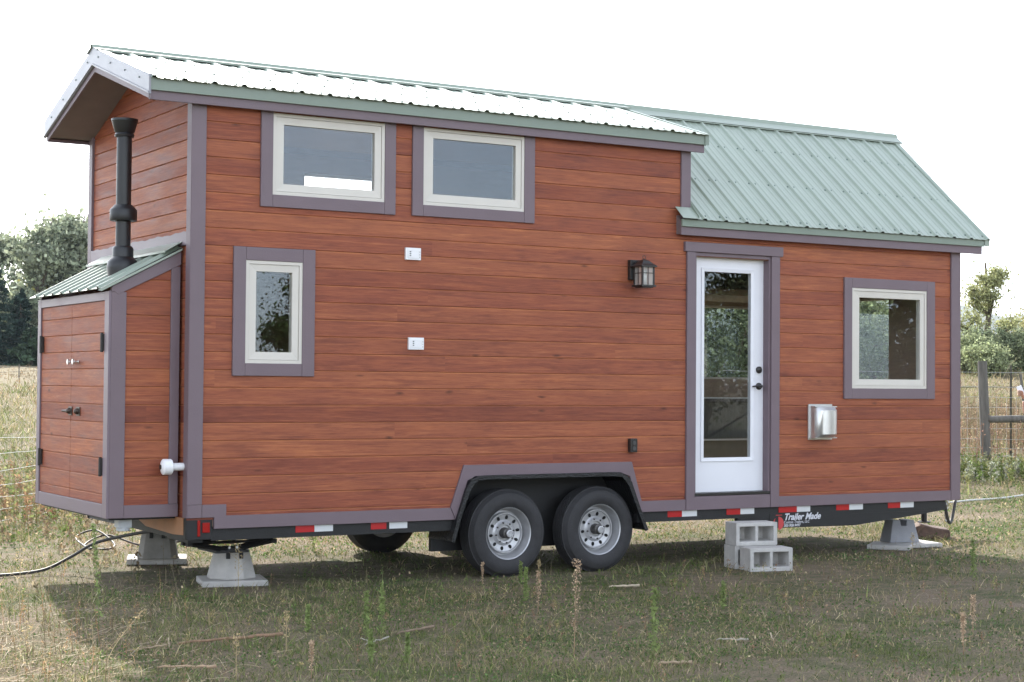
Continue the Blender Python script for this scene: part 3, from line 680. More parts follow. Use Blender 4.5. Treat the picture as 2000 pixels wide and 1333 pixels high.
# scissor jack
t=M()
cx,cy=.452,.32
for yy in (cy-.05,cy+.05):
    for s_ in (-1,1):
        t.tube([(cx+s_*.035,yy,.300),(cx+s_*.335,yy,.352)],.016,4); t.tube([(cx+s_*.335,yy,.352),(cx+s_*.04,yy,.398)],.016,4)
t.tube([(cx-.37,cy,.352),(cx+.36,cy,.352)],.011,8)
for s_ in (-1,1): t.box(cx+s_*.335-.02,cx+s_*.335+.02,cy-.075,cy+.075,.336,.368)
t.box(cx-.13,cx+.13,cy-.07,cy+.32,.276,.292); t.box(cx-.09,cx+.09,cy-.06,cy+.06,.290,.312); t.box(cx-.12,cx+.12,cy-.07,cy+.07,.392,.41)
sj=t.build('scissor_jack',BLACK,H)
t=M()
for dx in (-.03,.03): t.lathe([(.010,0),(.010,-.012)],(cx+dx,cy-.072,.318),'y',8)
build_split(t,'bolt',STEEL,sj)
# fender + wheel well
t=M(); path=[(2.172,.315),(2.225,.50),(2.305,.73),(2.345,.79),(2.41,.822),(2.50,.828),(3.72,.830),(3.80,.822),(3.86,.79),(3.90,.745),(4.00,.50),(4.072,.338)]
a_=[]; 
inner=[(x+.012*(1 if x<2.35 else (-1 if x>3.82 else 0)),z-.014*(1 if 2.3<x<3.95 else .4)) for x,z in path]
t.prism(path+inner[::-1],-.028,.36,fnF)
rim_=[(x+.028*(1 if x<2.35 else (-1 if x>3.82 else 0)),z-.032*(1 if 2.3<x<3.95 else .4)) for x,z in path]
t.prism(path+rim_[::-1],-.034,-.028,fnF)
FM=mat('diamond_plate_black',(.012,.012,.013),.4,0,.4); bb=FM.node_tree.nodes['Principled BSDF']
v_=N(FM,'ShaderNodeTexVoronoi',feature='F1'); v_.inputs['Scale'].default_value=60; L(FM,coords(FM,(1,1,1)),v_.inputs['Vector'])
bp_=N(FM,'ShaderNodeBump'); bp_.inputs['Strength'].default_value=.35; bp_.inputs['Distance'].default_value=.01; L(FM,v_.outputs['Distance'],bp_.inputs['Height']); L(FM,bp_.outputs[0],bb.inputs['Normal'])
t.build('fender',FM,H)
t=M(); t.box(2.20,4.05,.36,.40,.20,.86); t.build('wheel_well',BLACK,H)
t=M(); t.prism([(x,z) for x,z in path],WY-.36,WY+.02,fnF) if 0 else None
t.prism(path+inner[::-1],WY-.34,WY+.028,fnF); t.build('fender',FM,H)
for x in (2.735,3.622):
    t=M(); t.tube([(x,.15,.34),(x,WY-.15,.34)],.04,10); t.box(x-.06,x+.06,.42,.50,.30,.42); t.build('axle',BLACK,H)
def wheel(x,s):
    y=.028 if s==0 else WY-.028; d=1 if s==0 else -1; z=.352; R=.357
    t=M(); t.lathe([(r,d*h) for r,h in [(.060,.078),(.066,.062),(.082,.060),(.092,.074),(.105,.080),(.148,.070),(.155,.056),(.162,.056),(.168,.094),(.182,.097),(.192,.060),(.200,.030),(.204,.006),(.211,.000),(.213,.008),(.21,.2),(.12,.2)]],(x,y,z),'y',48)
    w_=t.build('wheel',RIM,H,smooth=30)
    prof=[(.205,.010),(.214,.000),(.225,-.010),(.262,-.020),(.300,-.017),(.325,-.004),(.340,.020),(.349,.032)]
    for k in range(5):
        h0=.034+k*.030; prof+=[(.3565,h0),(.357,h0+.022),(.349,h0+.0225),(.349,h0+.0295)]
    prof+=[(.340,.192),(.31,.215),(.26,.225),(.21,.21)]
    t=M(); t.lathe([(r,d*h) for r,h in prof],(x,y,z),'y',72,cap=False); t.build('tyre',TYRE,w_,smooth=30)
    t=M()
    t.lathe([(.10,d*.095),(.062,d*.090),(.045,d*.085),(.042,d*.012),(.030,d*.006),(.029,-d*.012),(.026,-d*.016)],(x,y,z),'y',24)
    for k in range(8):
        a=2*PI*k/8+.2; t.lathe([(.008,d*.08),(.008,d*.058),(.004,d*.052)],(x+.082*math.cos(a),y,z+.082*math.sin(a)),'y',6)
    t.build('hub',HUB,w_,smooth=35)
    t=M(); t.lathe([(.030,-d*.012),(.030,-d*.022),(.022,-d*.024),(.022,-d*.018),(.002,-d*.018)],(x,y,z),'y',20); t.build('hub_cap',RIM,w_,smooth=35)
    t=M()
    for k in range(10):
        a=2*PI*k/10+.15; e=[(x+.127*math.cos(a)+.017*math.cos(q)*math.cos(a)-.0125*math.sin(q)*math.sin(a),z+.127*math.sin(a)+.017*math.cos(q)*math.sin(a)+.0125*math.sin(q)*math.cos(a)) for q in [2*PI*j/12 for j in range(12)]]
        t.prism(e,y+d*.0685,y+d*.080,lambda u,v,tt:(u,tt,v))
    if s==0: build_split(t,'rim_hole',bpy.data.materials.get('hole_dark') or mat('hole_dark',(.006,.006,.006),.9),w_)
for x in (2.732,3.618):
    for s in (0,1): wheel(x,s)
# lettering on the black panel
def text(body,size,loc,shear,name,material,parent,bold=.0):
    cu=bpy.data.curves.new('tmp','FONT'); cu.body=body; cu.size=size; cu.shear=shear; cu.extrude=.0008; cu.offset=bold
    o=bpy.data.objects.new('tmp',cu); COL.objects.link(o); dg=bpy.context.evaluated_depsgraph_get(); me=bpy.data.meshes.new_from_object(o.evaluated_get(dg))
    bpy.data.objects.remove(o); me.transform(Matrix.Translation(loc)@Matrix.Rotation(PI/2,4,'X')); me.materials.clear(); me.materials.append(material)
    q=bpy.data.objects.new(name,me); COL.objects.link(q); q.parent=parent; return q
t=M(); t.box(5.44,6.42,.0275,.0295,.296,.427); pn=t.build('maker_panel',BLACK,H)
LET=mat('pale_lettering',(.62,.62,.66),.5)
text('Trailer Made',.082,(5.60,.0265,.362),.35,'lettering',LET,pn,.002)
text('Custom Trailers, LLC',.034,(5.60,.0265,.331),.2,'lettering',LET,pn,.0)
text('303-908-9497',.034,(5.60,.0265,.301),.2,'lettering',LET,pn,.0005)
t=M(); n=20; D=[(5.54+.060*math.cos(2*PI*i/n),.335+.060*math.sin(2*PI*i/n)) for i in range(n)]
t.prism([p for p in D if p[0]-5.54>-.01],.0262,.0274,fnF); t.prism([p for p in D if p[0]-5.54<-.02 and p[1]>.31],.0262,.0274,fnF); t.box(5.51,5.58,.0262,.0274,.405,.411)
t.build('maker_logo',mat('logo_red',(.50,.05,.05),.5),pn)

# ------------------------------------------------------------------ concrete piers, slabs, blocks
def frustum(name,c,z0,z1,b,tp,rot,material,label,group,notch=False,cat_='concrete pier'):
    t=M(); 
    k=[(-1,-1),(1,-1),(1,1),(-1,1)]
    def sq(r,z,ch=(.62 if 'jack' in label else .3)):
        o=[]
        for i in range(4):
            a=Vector(k[i]); pv=Vector(k[i-1]); nx=Vector(k[(i+1)%4])
            for q in (a+(pv-a)*ch*.5,a+(nx-a)*ch*.5): o.append((q.x*r,q.y*r,z))
        return o
    h=z1-z0
    t.loft([sq(b*.985,0),sq(b,.012),sq(tp*1.01,h-.012),sq(tp*.97,h)])
    o=t.build(name,material,None,bevel=.004); o.location=(c[0],c[1],z0); o.rotation_euler.z=math.radians(rot)
    if notch is False:
        t=M()
        for dx in (-.05,.05): t.box(dx-.015,dx+.015,-tp-.024,-tp-.004,h-.068,h-.002)
        build_split(t,'anchor_strap',BLACK,o)
    return tag(o,label,cat_,group)
g='concrete deck piers on paver slabs'
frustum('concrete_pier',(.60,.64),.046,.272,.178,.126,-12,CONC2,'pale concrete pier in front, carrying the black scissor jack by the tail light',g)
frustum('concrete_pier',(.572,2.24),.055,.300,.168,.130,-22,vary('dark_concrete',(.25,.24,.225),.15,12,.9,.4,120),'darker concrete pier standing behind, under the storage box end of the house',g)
# right pier: wedge with a notch cut in its top
t=M(); zt=.215; bw,tw=.165,.118
pr_=[(-bw,0),(bw,0),(tw,zt),(.035,zt),(.030,zt-.055),(-.030,zt-.055),(-.035,zt),(-tw,zt)]
n0=len(t.v)
def wf(u,w_,tt): s_=(1-.28*w_/zt); return (u,tt*s_,w_)
t.prism(pr_,-.10,.10,wf); rp=t.build('concrete_pier',vary('blue_grey_concrete',(.29,.295,.32),.1,9,.85,.4,140),None,bevel=.006); rp.location=(7.535,.58,.047); rp.rotation_euler.z=math.radians(-12)
tag(rp,'blue grey notched concrete pier standing free near the tongue','concrete pier',g)
def slab(c,w_,d,h,z,rot,label):
    t=M(); n=8
    t.box(-w_/2,w_/2,-d/2,d/2,0,h); o=t.build('paver_slab',CONC2,None,bevel=.008); o.location=(c[0],c[1],z); o.rotation_euler.z=math.radians(rot)
    tag(o,label,'paver','concrete paver slabs under the piers')
slab((.600,.625),.50,.42,.050,-.005,-14,'pale square paver slab under the front pier with the jack')
slab((.60,2.34),.50,.42,.05,.004,-20,'paver slab under the darker rear pier, its corner lit by sun')
slab((7.32,.47),.42,.40,.045,0,38,'grey paver slab lying in front left of the notched pier')
slab((7.64,.52),.44,.40,.042,.004,-10,'grey paver slab lying under the right side of the notched pier')
def block(p,z,rot,label):
    """hollow two-core block lying on its side: cores run front to back"""
    w_,h,d=.397,.195,.195
    outer=(0,w_,0,h); c1=(.034,.185,.034,.161); c2=(.212,.363,.034,.161)
    t=M(); us=[0,c1[0],c1[1],c2[0],c2[1],w_]; zs=[0,c1[2],c1[3],h]
    hs=[c1,c2]
    for yy,fl in ((0,0),(d,1)):
        for a,b in zip(us,us[1:]):
            for c,e in zip(zs,zs[1:]):
                if any(q[0]<=a and b<=q[1] and q[2]<=c and e<=q[3] for q in hs): continue
                P=[(a,yy,c),(b,yy,c),(b,yy,e),(a,yy,e)]; t.quad(*(P[::-1] if fl else P))
    t.quad((0,0,0),(0,0,h),(0,d,h),(0,d,0)); t.quad((w_,0,0),(w_,d,0),(w_,d,h),(w_,0,h)); t.quad((0,0,h),(w_,0,h),(w_,d,h),(0,d,h)); t.quad((0,0,0),(0,d,0),(w_,d,0),(w_,0,0))
    for q in hs:
        a,b,c,e=q; i=.010; A=[(a,0,c),(b,0,c),(b,0,e),(a,0,e)]; B=[(a+i,d-.022,c+i),(b-i,d-.022,c+i),(b-i,d-.022,e-i),(a+i,d-.022,e-i)]; t.quad(*B)
        for k in range(4): j=(k+1)%4; t.quad(A[k],A[j],B[j],B[k])
    import bmesh
    o=t.build('cinder_block',CONC,None); bm=bmesh.new(); bm.from_mesh(o.data); bmesh.ops.remove_doubles(bm,verts=bm.verts,dist=1e-5); bm.to_mesh(o.data); bm.free()
    b=o.modifiers.new('bevel','BEVEL'); b.width=.005; b.segments=2; b.limit_method='ANGLE'; b.angle_limit=math.radians(50)
    o.location=(p[0],p[1],z); o.rotation_euler.z=math.radians(rot)
    tag(o,label,'cinder block','cinder blocks stacked as a door step')
block((4.745,-.560),0,-12,'grey hollow cinder block on the ground, front one of the lower layer')
block((4.765,-.330),0,-10,'grey cinder block at the back of the step, under the top block')
block((4.768,-.342),.197,-10,'topmost grey hollow cinder block of the step below the door')

# ------------------------------------------------------------------ ground
def grid(name,xs,ys,material,zf):
    X,Y=np.meshgrid(xs,ys); Z=zf(X,Y); V=np.stack([X,Y,Z],-1).reshape(-1,3); nx,ny=len(xs),len(ys)
    i=np.arange(nx*ny).reshape(ny,nx); F=np.stack([i[:-1,:-1],i[:-1,1:],i[1:,1:],i[1:,:-1]],-1).reshape(-1,4)
    me=bpy.data.meshes.new(name); me.from_pydata(V.tolist(),[],F.tolist()); me.materials.append(material)
    me.polygons.foreach_set('use_smooth',[True]*len(me.polygons)); me.update(); o=bpy.data.objects.new(name,me); COL.objects.link(o); return o
def ground_mat():
    m=mat('field_ground',rough=.95,spec=.1); b=m.node_tree.nodes['Principled BSDF']
    c=coords(m); g=N(m,'ShaderNodeNewGeometry')
    n1=noise(m,c,.9,5,.6); n2=noise(m,c,7,6,.7); n3=noise(m,c,60,5,.7)
    soil=ramp(m,n3.outputs[0],[(.3,(.095,.072,.052)),(.5,(.195,.152,.110)),(.7,(.34,.275,.20))])
    gr=ramp(m,n3.outputs[0],[(.3,(.028,.040,.014)),(.5,(.065,.085,.032)),(.72,(.15,.165,.07))])
    mx=N(m,'ShaderNodeMix',data_type='RGBA'); ad=N(m,'ShaderNodeMath',operation='ADD'); L(m,n1.outputs[0],ad.inputs[0]); L(m,n2.outputs[0],ad.inputs[1])
    fr=ramp(m,ad.outputs[0],[(.42,(0,0,0)),(.62,(1,1,1))]); fr.color_ramp.elements[0].position=.43; 
    hf=N(m,'ShaderNodeMath',operation='MULTIPLY'); L(m,ad.outputs[0],hf.inputs[0]); hf.inputs[1].default_value=.5; L(m,hf.outputs[0],fr.inputs[0])
    L(m,fr.outputs[0],mx.inputs[0]); L(m,soil.outputs[0],mx.inputs[6]); L(m,gr.outputs[0],mx.inputs[7])
    # dry tan field further back
    sp=N(m,'ShaderNodeSeparateXYZ'); L(m,g.outputs['Position'],sp.inputs[0])
    d=N(m,'ShaderNodeVectorMath',operation='DOT_PRODUCT'); L(m,g.outputs['Position'],d.inputs[0]); d.inputs[1].default_value=(FH[0],FH[1],0)
    k0=float(CAM[0]*FH[0]+CAM[1]*FH[1])
    mr_=N(m,'ShaderNodeMapRange'); L(m,d.outputs['Value'],mr_.inputs[0]); mr_.inputs[1].default_value=30+k0; mr_.inputs[2].default_value=52+k0
    tan=ramp(m,n2.outputs[0],[(.3,(.11,.09,.052)),(.5,(.175,.145,.088)),(.7,(.235,.20,.125))])
    mx2=N(m,'ShaderNodeMix',data_type='RGBA'); L(m,mr_.outputs[0],mx2.inputs[0]); L(m,mx.outputs[2],mx2.inputs[6]); L(m,tan.outputs[0],mx2.inputs[7])
    L(m,mx2.outputs[2],b.inputs['Base Color'])
    bp=N(m,'ShaderNodeBump'); bp.inputs['Strength'].default_value=.8; bp.inputs['Distance'].default_value=.03; L(m,n3.outputs[0],bp.inputs['Height']); L(m,bp.outputs[0],b.inputs['Normal'])
    return m
GM=ground_mat()
def axis(a,b,mid0,mid1,fine,grow):
    o=list(np.arange(mid0,mid1+1e-6,fine)); s=fine; x=mid0
    L0=[];
    while x>a: s*=grow; x-=s; L0.append(x)
    s=fine; x=mid1; L1=[]
    while x<b: s*=grow; x+=s; L1.append(x)
    return np.array(L0[::-1]+o+L1)
gnd=grid('ground',axis(-4000,6000,-10,30,.35,1.12),axis(-3000,6000,-12,45,.35,1.12),GM,terr); tag(gnd,kind='structure')
# far ridge of mountains to the right
def ridge():
    V=[];F=[]; n=160; c=CAM
    rows=5
    for j in range(rows):
        for i in range(n):
            a=math.radians(12+ (78-12)*i/(n-1)); R=1500+j*120
            h=[ -5,38,66,84,90][j]*(1+.16*math.sin(i*.13)+.07*math.sin(i*.41+1)+.04*math.sin(i*.9+j))*min(1,max(.05,(i-35)/40)) 
            V.append((c[0]+R*math.sin(a),c[1]+R*math.cos(a),h+15))
    for j in range(rows-1):
        for i in range(n-1): a=j*n+i; F.append((a,a+1,a+n+1,a+n))
    m=vary('mountain_slope',(.10,.115,.085),.35,.004,.95)
    me=bpy.data.meshes.new('hills'); me.from_pydata(V,[],F); me.materials.append(m); me.polygons.foreach_set('use_smooth',[True]*len(F)); me.update()
    o=bpy.data.objects.new('hills',me); COL.objects.link(o); tag(o,kind='structure')
ridge()

# grass: one object, blades thinning out with distance
def value_noise(x,y,s,seed):
    r=np.random.default_rng(seed); T=r.random((64,64)); u=x/s; v=y/s; i=np.floor(u).astype(int); j=np.floor(v).astype(int); fu=u-i; fv=v-j
    fu=fu*fu*(3-2*fu); fv=fv*fv*(3-2*fv)
    g_=lambda a,b:T[a%64,b%64]
    return (g_(i,j)*(1-fu)+g_(i+1,j)*fu)*(1-fv)+(g_(i,j+1)*(1-fu)+g_(i+1,j+1)*fu)*fv
PAL=np.array([[.105,.140,.042],[.17,.19,.07],[.33,.27,.15],[.43,.355,.225],[.24,.165,.10],[.22,.225,.10]])
def blades(n,dmin,dmax,half,power=1.):
    u=rng.random(n); d=dmin*(dmax/dmin)**u; th=rng.uniform(-half,half,n)
    fx,fy=FH; x=CAM[0]+d*(fx*np.cos(th)+fy*np.sin(th)); y=CAM[1]+d*(fy*np.cos(th)-fx*np.sin(th))
    return x,y,d
def make_grass(n):
    x,y,d=blades(n,7.6,70,math.radians(24))
    dryness=.55*value_noise(x,y,.9,1)+.45*value_noise(x,y,.25,2)
    # brown patch to the right by the steps, greener middle, straw in the sunlit left foreground
    brown=np.exp(-(((x-5.6)/3.2)**2+((y+2.0)/2.1)**2)); dryness+=.22*brown+.18*np.clip((-.8-x)/1.5,0,1)-.05
    dryness+=np.clip((d-26)/50,0,.25)
    keep=rng.random(n)<np.clip(1.15-.75*np.exp(-((dryness-.9)/.25)**2),.3,1)*(1-.68*brown)*np.clip(-.15+1.9*(.6*value_noise(x,y,.55,5)+.4*value_noise(x,y,.16,6)),.12,1)
    # bare, shaded soil under the trailer
    under=(x>-.3)&(x<7.7)&(y>.3)&(y<2.2); keep&=~(under&(rng.random(n)<.70))
    # nothing grows through piers, slabs and steps
    for cx_,cy_,r_ in ((.60,.64,.27),(.60,2.33,.28),(7.5,.5,.30),(4.93,-.50,.27),(4.88,-.2,.24)): keep&=(np.hypot(x-cx_,y-cy_)>r_)
    x,y,d,dryness=x[keep],y[keep],d[keep],dryness[keep]; n=len(x)
    k=np.maximum(1,d/10.5); far=np.clip((d-20)/8,0,1)
    h=rng.gamma(3.,.0078,n)*(1+.5*far)*k**.35+.006; tall=rng.random(n)<.012+.25*far; h[tall]*=rng.uniform(1.8,3.6,tall.sum())
    tuft=value_noise(x,y,.35,9); h*=.45+1.25*tuft**1.5
    wd=.0042*k*rng.uniform(.6,1.5,n)
    a=rng.uniform(0,2*PI,n); lean=rng.gamma(2.,.5,n); lx=np.cos(a)*lean; ly=np.sin(a)*lean
    b=rng.uniform(0,PI,n); bx=np.cos(b)*wd; by=np.sin(b)*wd
    z=terr(x,y)-.003
    P=lambda s,hh,ww:(np.stack([x+lx*h*s+bx*ww,y+ly*h*s+by*ww,z+h*hh],1),np.stack([x+lx*h*s-bx*ww,y+ly*h*s-by*ww,z+h*hh],1))
    a0,a1=P(0,0,.5); b0,b1=P(.42,.62,.42); c0,_=P(1.,1.,0)
    V=np.stack([a0,a1,b1,b0,c0],1).reshape(-1,3); i=np.arange(n)*5
    F=np.concatenate([np.stack([i,i+1,i+2],1),np.stack([i,i+2,i+3],1),np.stack([i+3,i+2,i+4],1)])
    t_=rng.random(n)+dryness*1.1
    idx=np.where(t_<.75,0,np.where(t_<1.05,1,np.where(t_<1.22,5,np.where(t_<1.50,2,np.where(t_<1.72,3,4)))))
    C=PAL[idx]*np.exp(rng.normal(0,.26,(n,1)))
    soup('grass',V,F,np.repeat(C,5,0),BLADE)
    return bpy.data.objects['grass']
go=make_grass(400000); tag(go,'short sparse green and straw coloured grass covering the field','grass',kind='stuff')
# low broad-leaf ground cover and dead leaf litter
def cover(n):
    x,y,d=blades(n,7.6,30,math.radians(23)); g_=value_noise(x,y,.5,21)*.6+value_noise(x,y,1.7,22)*.4
    keep=rng.random(n)<np.clip((g_-.38)*2.6,.04,1)*(1-.6*np.exp(-(((x-5.6)/3.0)**2+((y+1.8)/1.8)**2))); keep&=~((x>-.2)&(x<7.7)&(y>.2)&(y<2.3)&(rng.random(n)<.8))
    for cx_,cy_,r_ in ((.60,.64,.30),(.60,2.33,.30),(7.5,.5,.34),(4.93,-.50,.30),(4.88,-.2,.26)): keep&=(np.hypot(x-cx_,y-cy_)>r_)
    x,y,d=x[keep],y[keep],d[keep]; n=len(x); P=np.stack([x,y,terr(x,y)+rng.gamma(2,.007,n)+.004],1)
    V,F,C=leaves(P,.011*np.maximum(1,d/11),(.095,.15,.052),.3,1.5); V[:,2]=np.maximum(V[:,2],.002)
    dry=rng.random(n)<.22; cc=C.reshape(n,4,3); cc[dry]=np.array([.34,.27,.17])*np.exp(rng.normal(0,.3,(dry.sum(),1,1)))
    o=soup('ground_cover',V,F,cc.reshape(-1,3),LEAF); tag(o,'low green clover leaves and dead leaf litter between the grass','ground cover',kind='stuff')
cover(150000)
# ------------------------------------------------------------------ field weeds (uncountable)
def weedfield(name,label,n,cx,cy,sx,sy,h0,h1,cols,leafn=26,leaf=.022,rot=0,wd=.004,cat_='weeds'):
    parts=[]
    X=rng.normal(0,1,n)*sx; Y=rng.normal(0,1,n)*sy; c,s=math.cos(rot),math.sin(rot); x=cx+X*c-Y*s; y=cy+X*s+Y*c
    H_=rng.uniform(h0,h1,n); a=rng.uniform(0,2*PI,n); ln=rng.gamma(2,.09,n); dx,dy=np.cos(a)*ln*H_,np.sin(a)*ln*H_; z=terr(x,y)
    col=np.array(cols)[rng.integers(0,len(cols),n)]
    for i_ in range(2):
        b=rng.uniform(0,PI,n); bx,by=np.cos(b)*wd,np.sin(b)*wd
        V=np.stack([np.stack([x-bx,y-by,z],1),np.stack([x+bx,y+by,z],1),np.stack([x+dx+bx*.3,y+dy+by*.3,z+H_],1),np.stack([x+dx-bx*.3,y+dy-by*.3,z+H_],1)],1).reshape(-1,3)
        parts.append((V,np.arange(4*n).reshape(n,4),np.repeat(col*.9,4,0)))
    t_=rng.beta(2.2,1.3,(n,leafn)); P=np.stack([x[:,None]+dx[:,None]*t_,y[:,None]+dy[:,None]*t_,z[:,None]+H_[:,None]*t_],-1).reshape(-1,3); P+=rng.normal(0,leaf*1.1,P.shape)
    parts.append(leaves(P,leaf,np.repeat(col,leafn,0),.3,2.))
    V,F,C=cat(parts); o=soup(name,V,F,C,LEAF); tag(o,label,cat_,kind='stuff'); return o
RU_=[(.27,.18,.10),(.25,.15,.09),(.30,.24,.13)]; TAN=[(.26,.205,.13),(.20,.155,.095),(.30,.25,.165)]; GR=[(.12,.17,.05),(.18,.21,.08),(.24,.24,.10)]
weedfield('weed_patch','rusty orange seeding weeds along the white electric netting',300,1.7,9.2,2.4,.9,.15,.50,RU_+[(.20,.22,.09)],26,.022,math.atan2(.8,.6))
weedfield('weed_patch','mixed green and straw weeds at the far side of the box',800,2.2,9.0,3.4,2.2,.06,.22,GR+TAN,18,.022,math.atan2(.8,.6))
weedfield('dry_grass','pale dry standing grass covering the left field',2600,25,64,12,13,.05,.16,TAN+[(.30,.20,.11)],4,.04,math.atan2(.85,.5),.012,'dry grass')
weedfield('dry_grass','tan dry grass standing beyond the wire fence on the right',5200,21,11.5,5.0,2.6,.2,.75,TAN+[(.34,.22,.15)],9,.016,math.atan2(-.5,.85),.006,'dry grass')
weedfield('weed_patch','leafy green and grey weeds under the wire fence',900,15.1,6.1,2.3,.55,.08,.32,GR+[(.30,.31,.25),(.26,.28,.16)],40,.020,math.atan2(-.515,.857),.005)
weedfield('dry_grass','reddish dead weed stalks around the wooden fence post',160,15.6,6.75,1.8,.35,.4,.95,[(.34,.22,.15),(.28,.17,.12),(.42,.34,.22)],12,.02,math.atan2(-.515,.857),.006,'dry grass')
weedfield('dry_grass','bleached straw and dead weeds in the sunlit left foreground',330,-1.9,-2.2,.5,1.9,  .05,.26,TAN+[(.38,.24,.13)],12,.007,-.45,.0025,'dry grass')

def litter(name,label,n,px,py,sx,sy,l0,l1,cols,rot=0,wd=.0016):
    X=rng.normal(0,1,n)*sx; Y=rng.normal(0,1,n)*sy; c,s_=math.cos(rot),math.sin(rot); x=px+X*c-Y*s_; y=py+X*s_+Y*c
    keep=~((x>.2)&(x<7.8)&(y>-.75)); x,y=x[keep],y[keep]; n=len(x)
    ln=rng.uniform(l0,l1,n); a=rng.uniform(0,2*PI,n); z=terr(x,y)+.006; dx,dy=np.cos(a)*ln/2,np.sin(a)*ln/2; up=rng.gamma(1.2,.018,n); sag=rng.uniform(.2,1.,n)*up
    bx,by=-np.sin(a)*wd,np.cos(a)*wd; mxx,myy=x+rng.normal(0,.05,n)*ln,y+rng.normal(0,.05,n)*ln
    V=[]
    for (qx,qy,qz) in ((x-dx,y-dy,z),(mxx,myy,z+sag),(x+dx,y+dy,z+up)):
        V+= [np.stack([qx-bx,qy-by,qz],1),np.stack([qx+bx,qy+by,qz+.001],1)]
    V=np.stack(V,1).reshape(-1,3); i=np.arange(n)*6
    F=np.concatenate([np.stack([i,i+1,i+3,i+2],1),np.stack([i+2,i+3,i+5,i+4],1)])
    C=np.array(cols)[rng.integers(0,len(cols),n)]*np.exp(rng.normal(0,.2,(n,1)))
    tag(soup(name,V,F,np.repeat(C,6,0),BLADE),label,'straw',kind='stuff')
ST=[(.50,.41,.27),(.42,.33,.21),(.36,.25,.16),(.55,.47,.34)]
litter('straw_litter','fallen bleached straw lying thick in the sunlit left foreground',1500,-1.75,-2.4,.55,1.5,.05,.26,ST,-.45)
litter('straw_litter','thin straw and dead stems strewn over the shaded grass',1700,2.6,-2.6,2.6,1.2,.03,.14,[(.30,.23,.15),(.24,.17,.11),(.36,.30,.21)],0,.0013)
weedfield('weed_patch','small mixed green and yellowish weeds dotted over the shaded grass',420,2.4,-2.5,2.4,1.3,.04,.13,GR+[(.34,.28,.13),(.30,.19,.12)],16,.008,0,.0014)
weedfield('weed_patch','thin brown grass tufts on the bare ground beside the door step',260,6.0,-.9,1.0,.8,.04,.13,[(.33,.25,.16),(.26,.19,.12)],6,.007,0,.0014)
# ------------------------------------------------------------------ single weeds
def weed(p,h,kind,label,lean=(0,0),grp='single weeds standing in the grass'):
    x,y=p; z=tz(x,y); o=empty(('weed_spike' if kind=='spike' else 'seed_head_weed' if kind=='seed' else 'dry_stalk'),(x,y,z))
    tag(o,label,'weed',grp)
    pts=[(lean[0]*h*(i/6)**1.5,lean[1]*h*(i/6)**1.5,h*i/6) for i in range(7)]
    t=M(); t.tube(pts,[.0030*(1-.11*i) for i in range(7)],5)
    sm={'spike':(.16,.20,.07),'seed':(.33,.22,.13),'dry':(.40,.31,.17)}[kind]
    if kind=='dry':
        for k in range(5):
            s=random.uniform(.35,.9); b=Vector(pts[int(s*6)]); a=random.uniform(0,2*PI); e=b+Vector((math.cos(a)*.10*h*2,math.sin(a)*.10*h*2,.16*h)); t.tube([b,e],[.0016,.0008],4)
    mm=bpy.data.materials.get('stem_'+kind) or mat('stem_'+kind,sm,.7)
    t.build('stem',mm,o,smooth=True)
    n={'spike':150,'seed':190,'dry':60}[kind]
    s=rng.beta(*{'spike':(1.5,1.2),'seed':(2.6,1.),'dry':(3,1)}[kind],n)*.98+.02
    c=np.array(pts); P=np.stack([np.interp(s,np.linspace(0,1,7),c[:,i]) for i in range(3)],1); a=rng.uniform(0,2*PI,n)
    r={'spike':.005+.022*(1-s)**.7*rng.random(n),'seed':.006+.016*rng.random(n),'dry':.02*np.ones(n)}[kind]*min(1.3,h/.3)
    P[:,0]+=np.cos(a)*r; P[:,1]+=np.sin(a)*r
    col={'spike':(.22,.275,.10),'seed':(.47,.35,.24),'dry':(.46,.36,.20)}[kind]
    V,F,C=leaves(P,{'spike':.011,'seed':.010,'dry':.008}[kind],col,.25,{'spike':3.2,'seed':1.2,'dry':1.6}[kind])
    soup('leaf_cluster' if kind=='spike' else 'seed_cluster',V,F,C,LEAF,o)
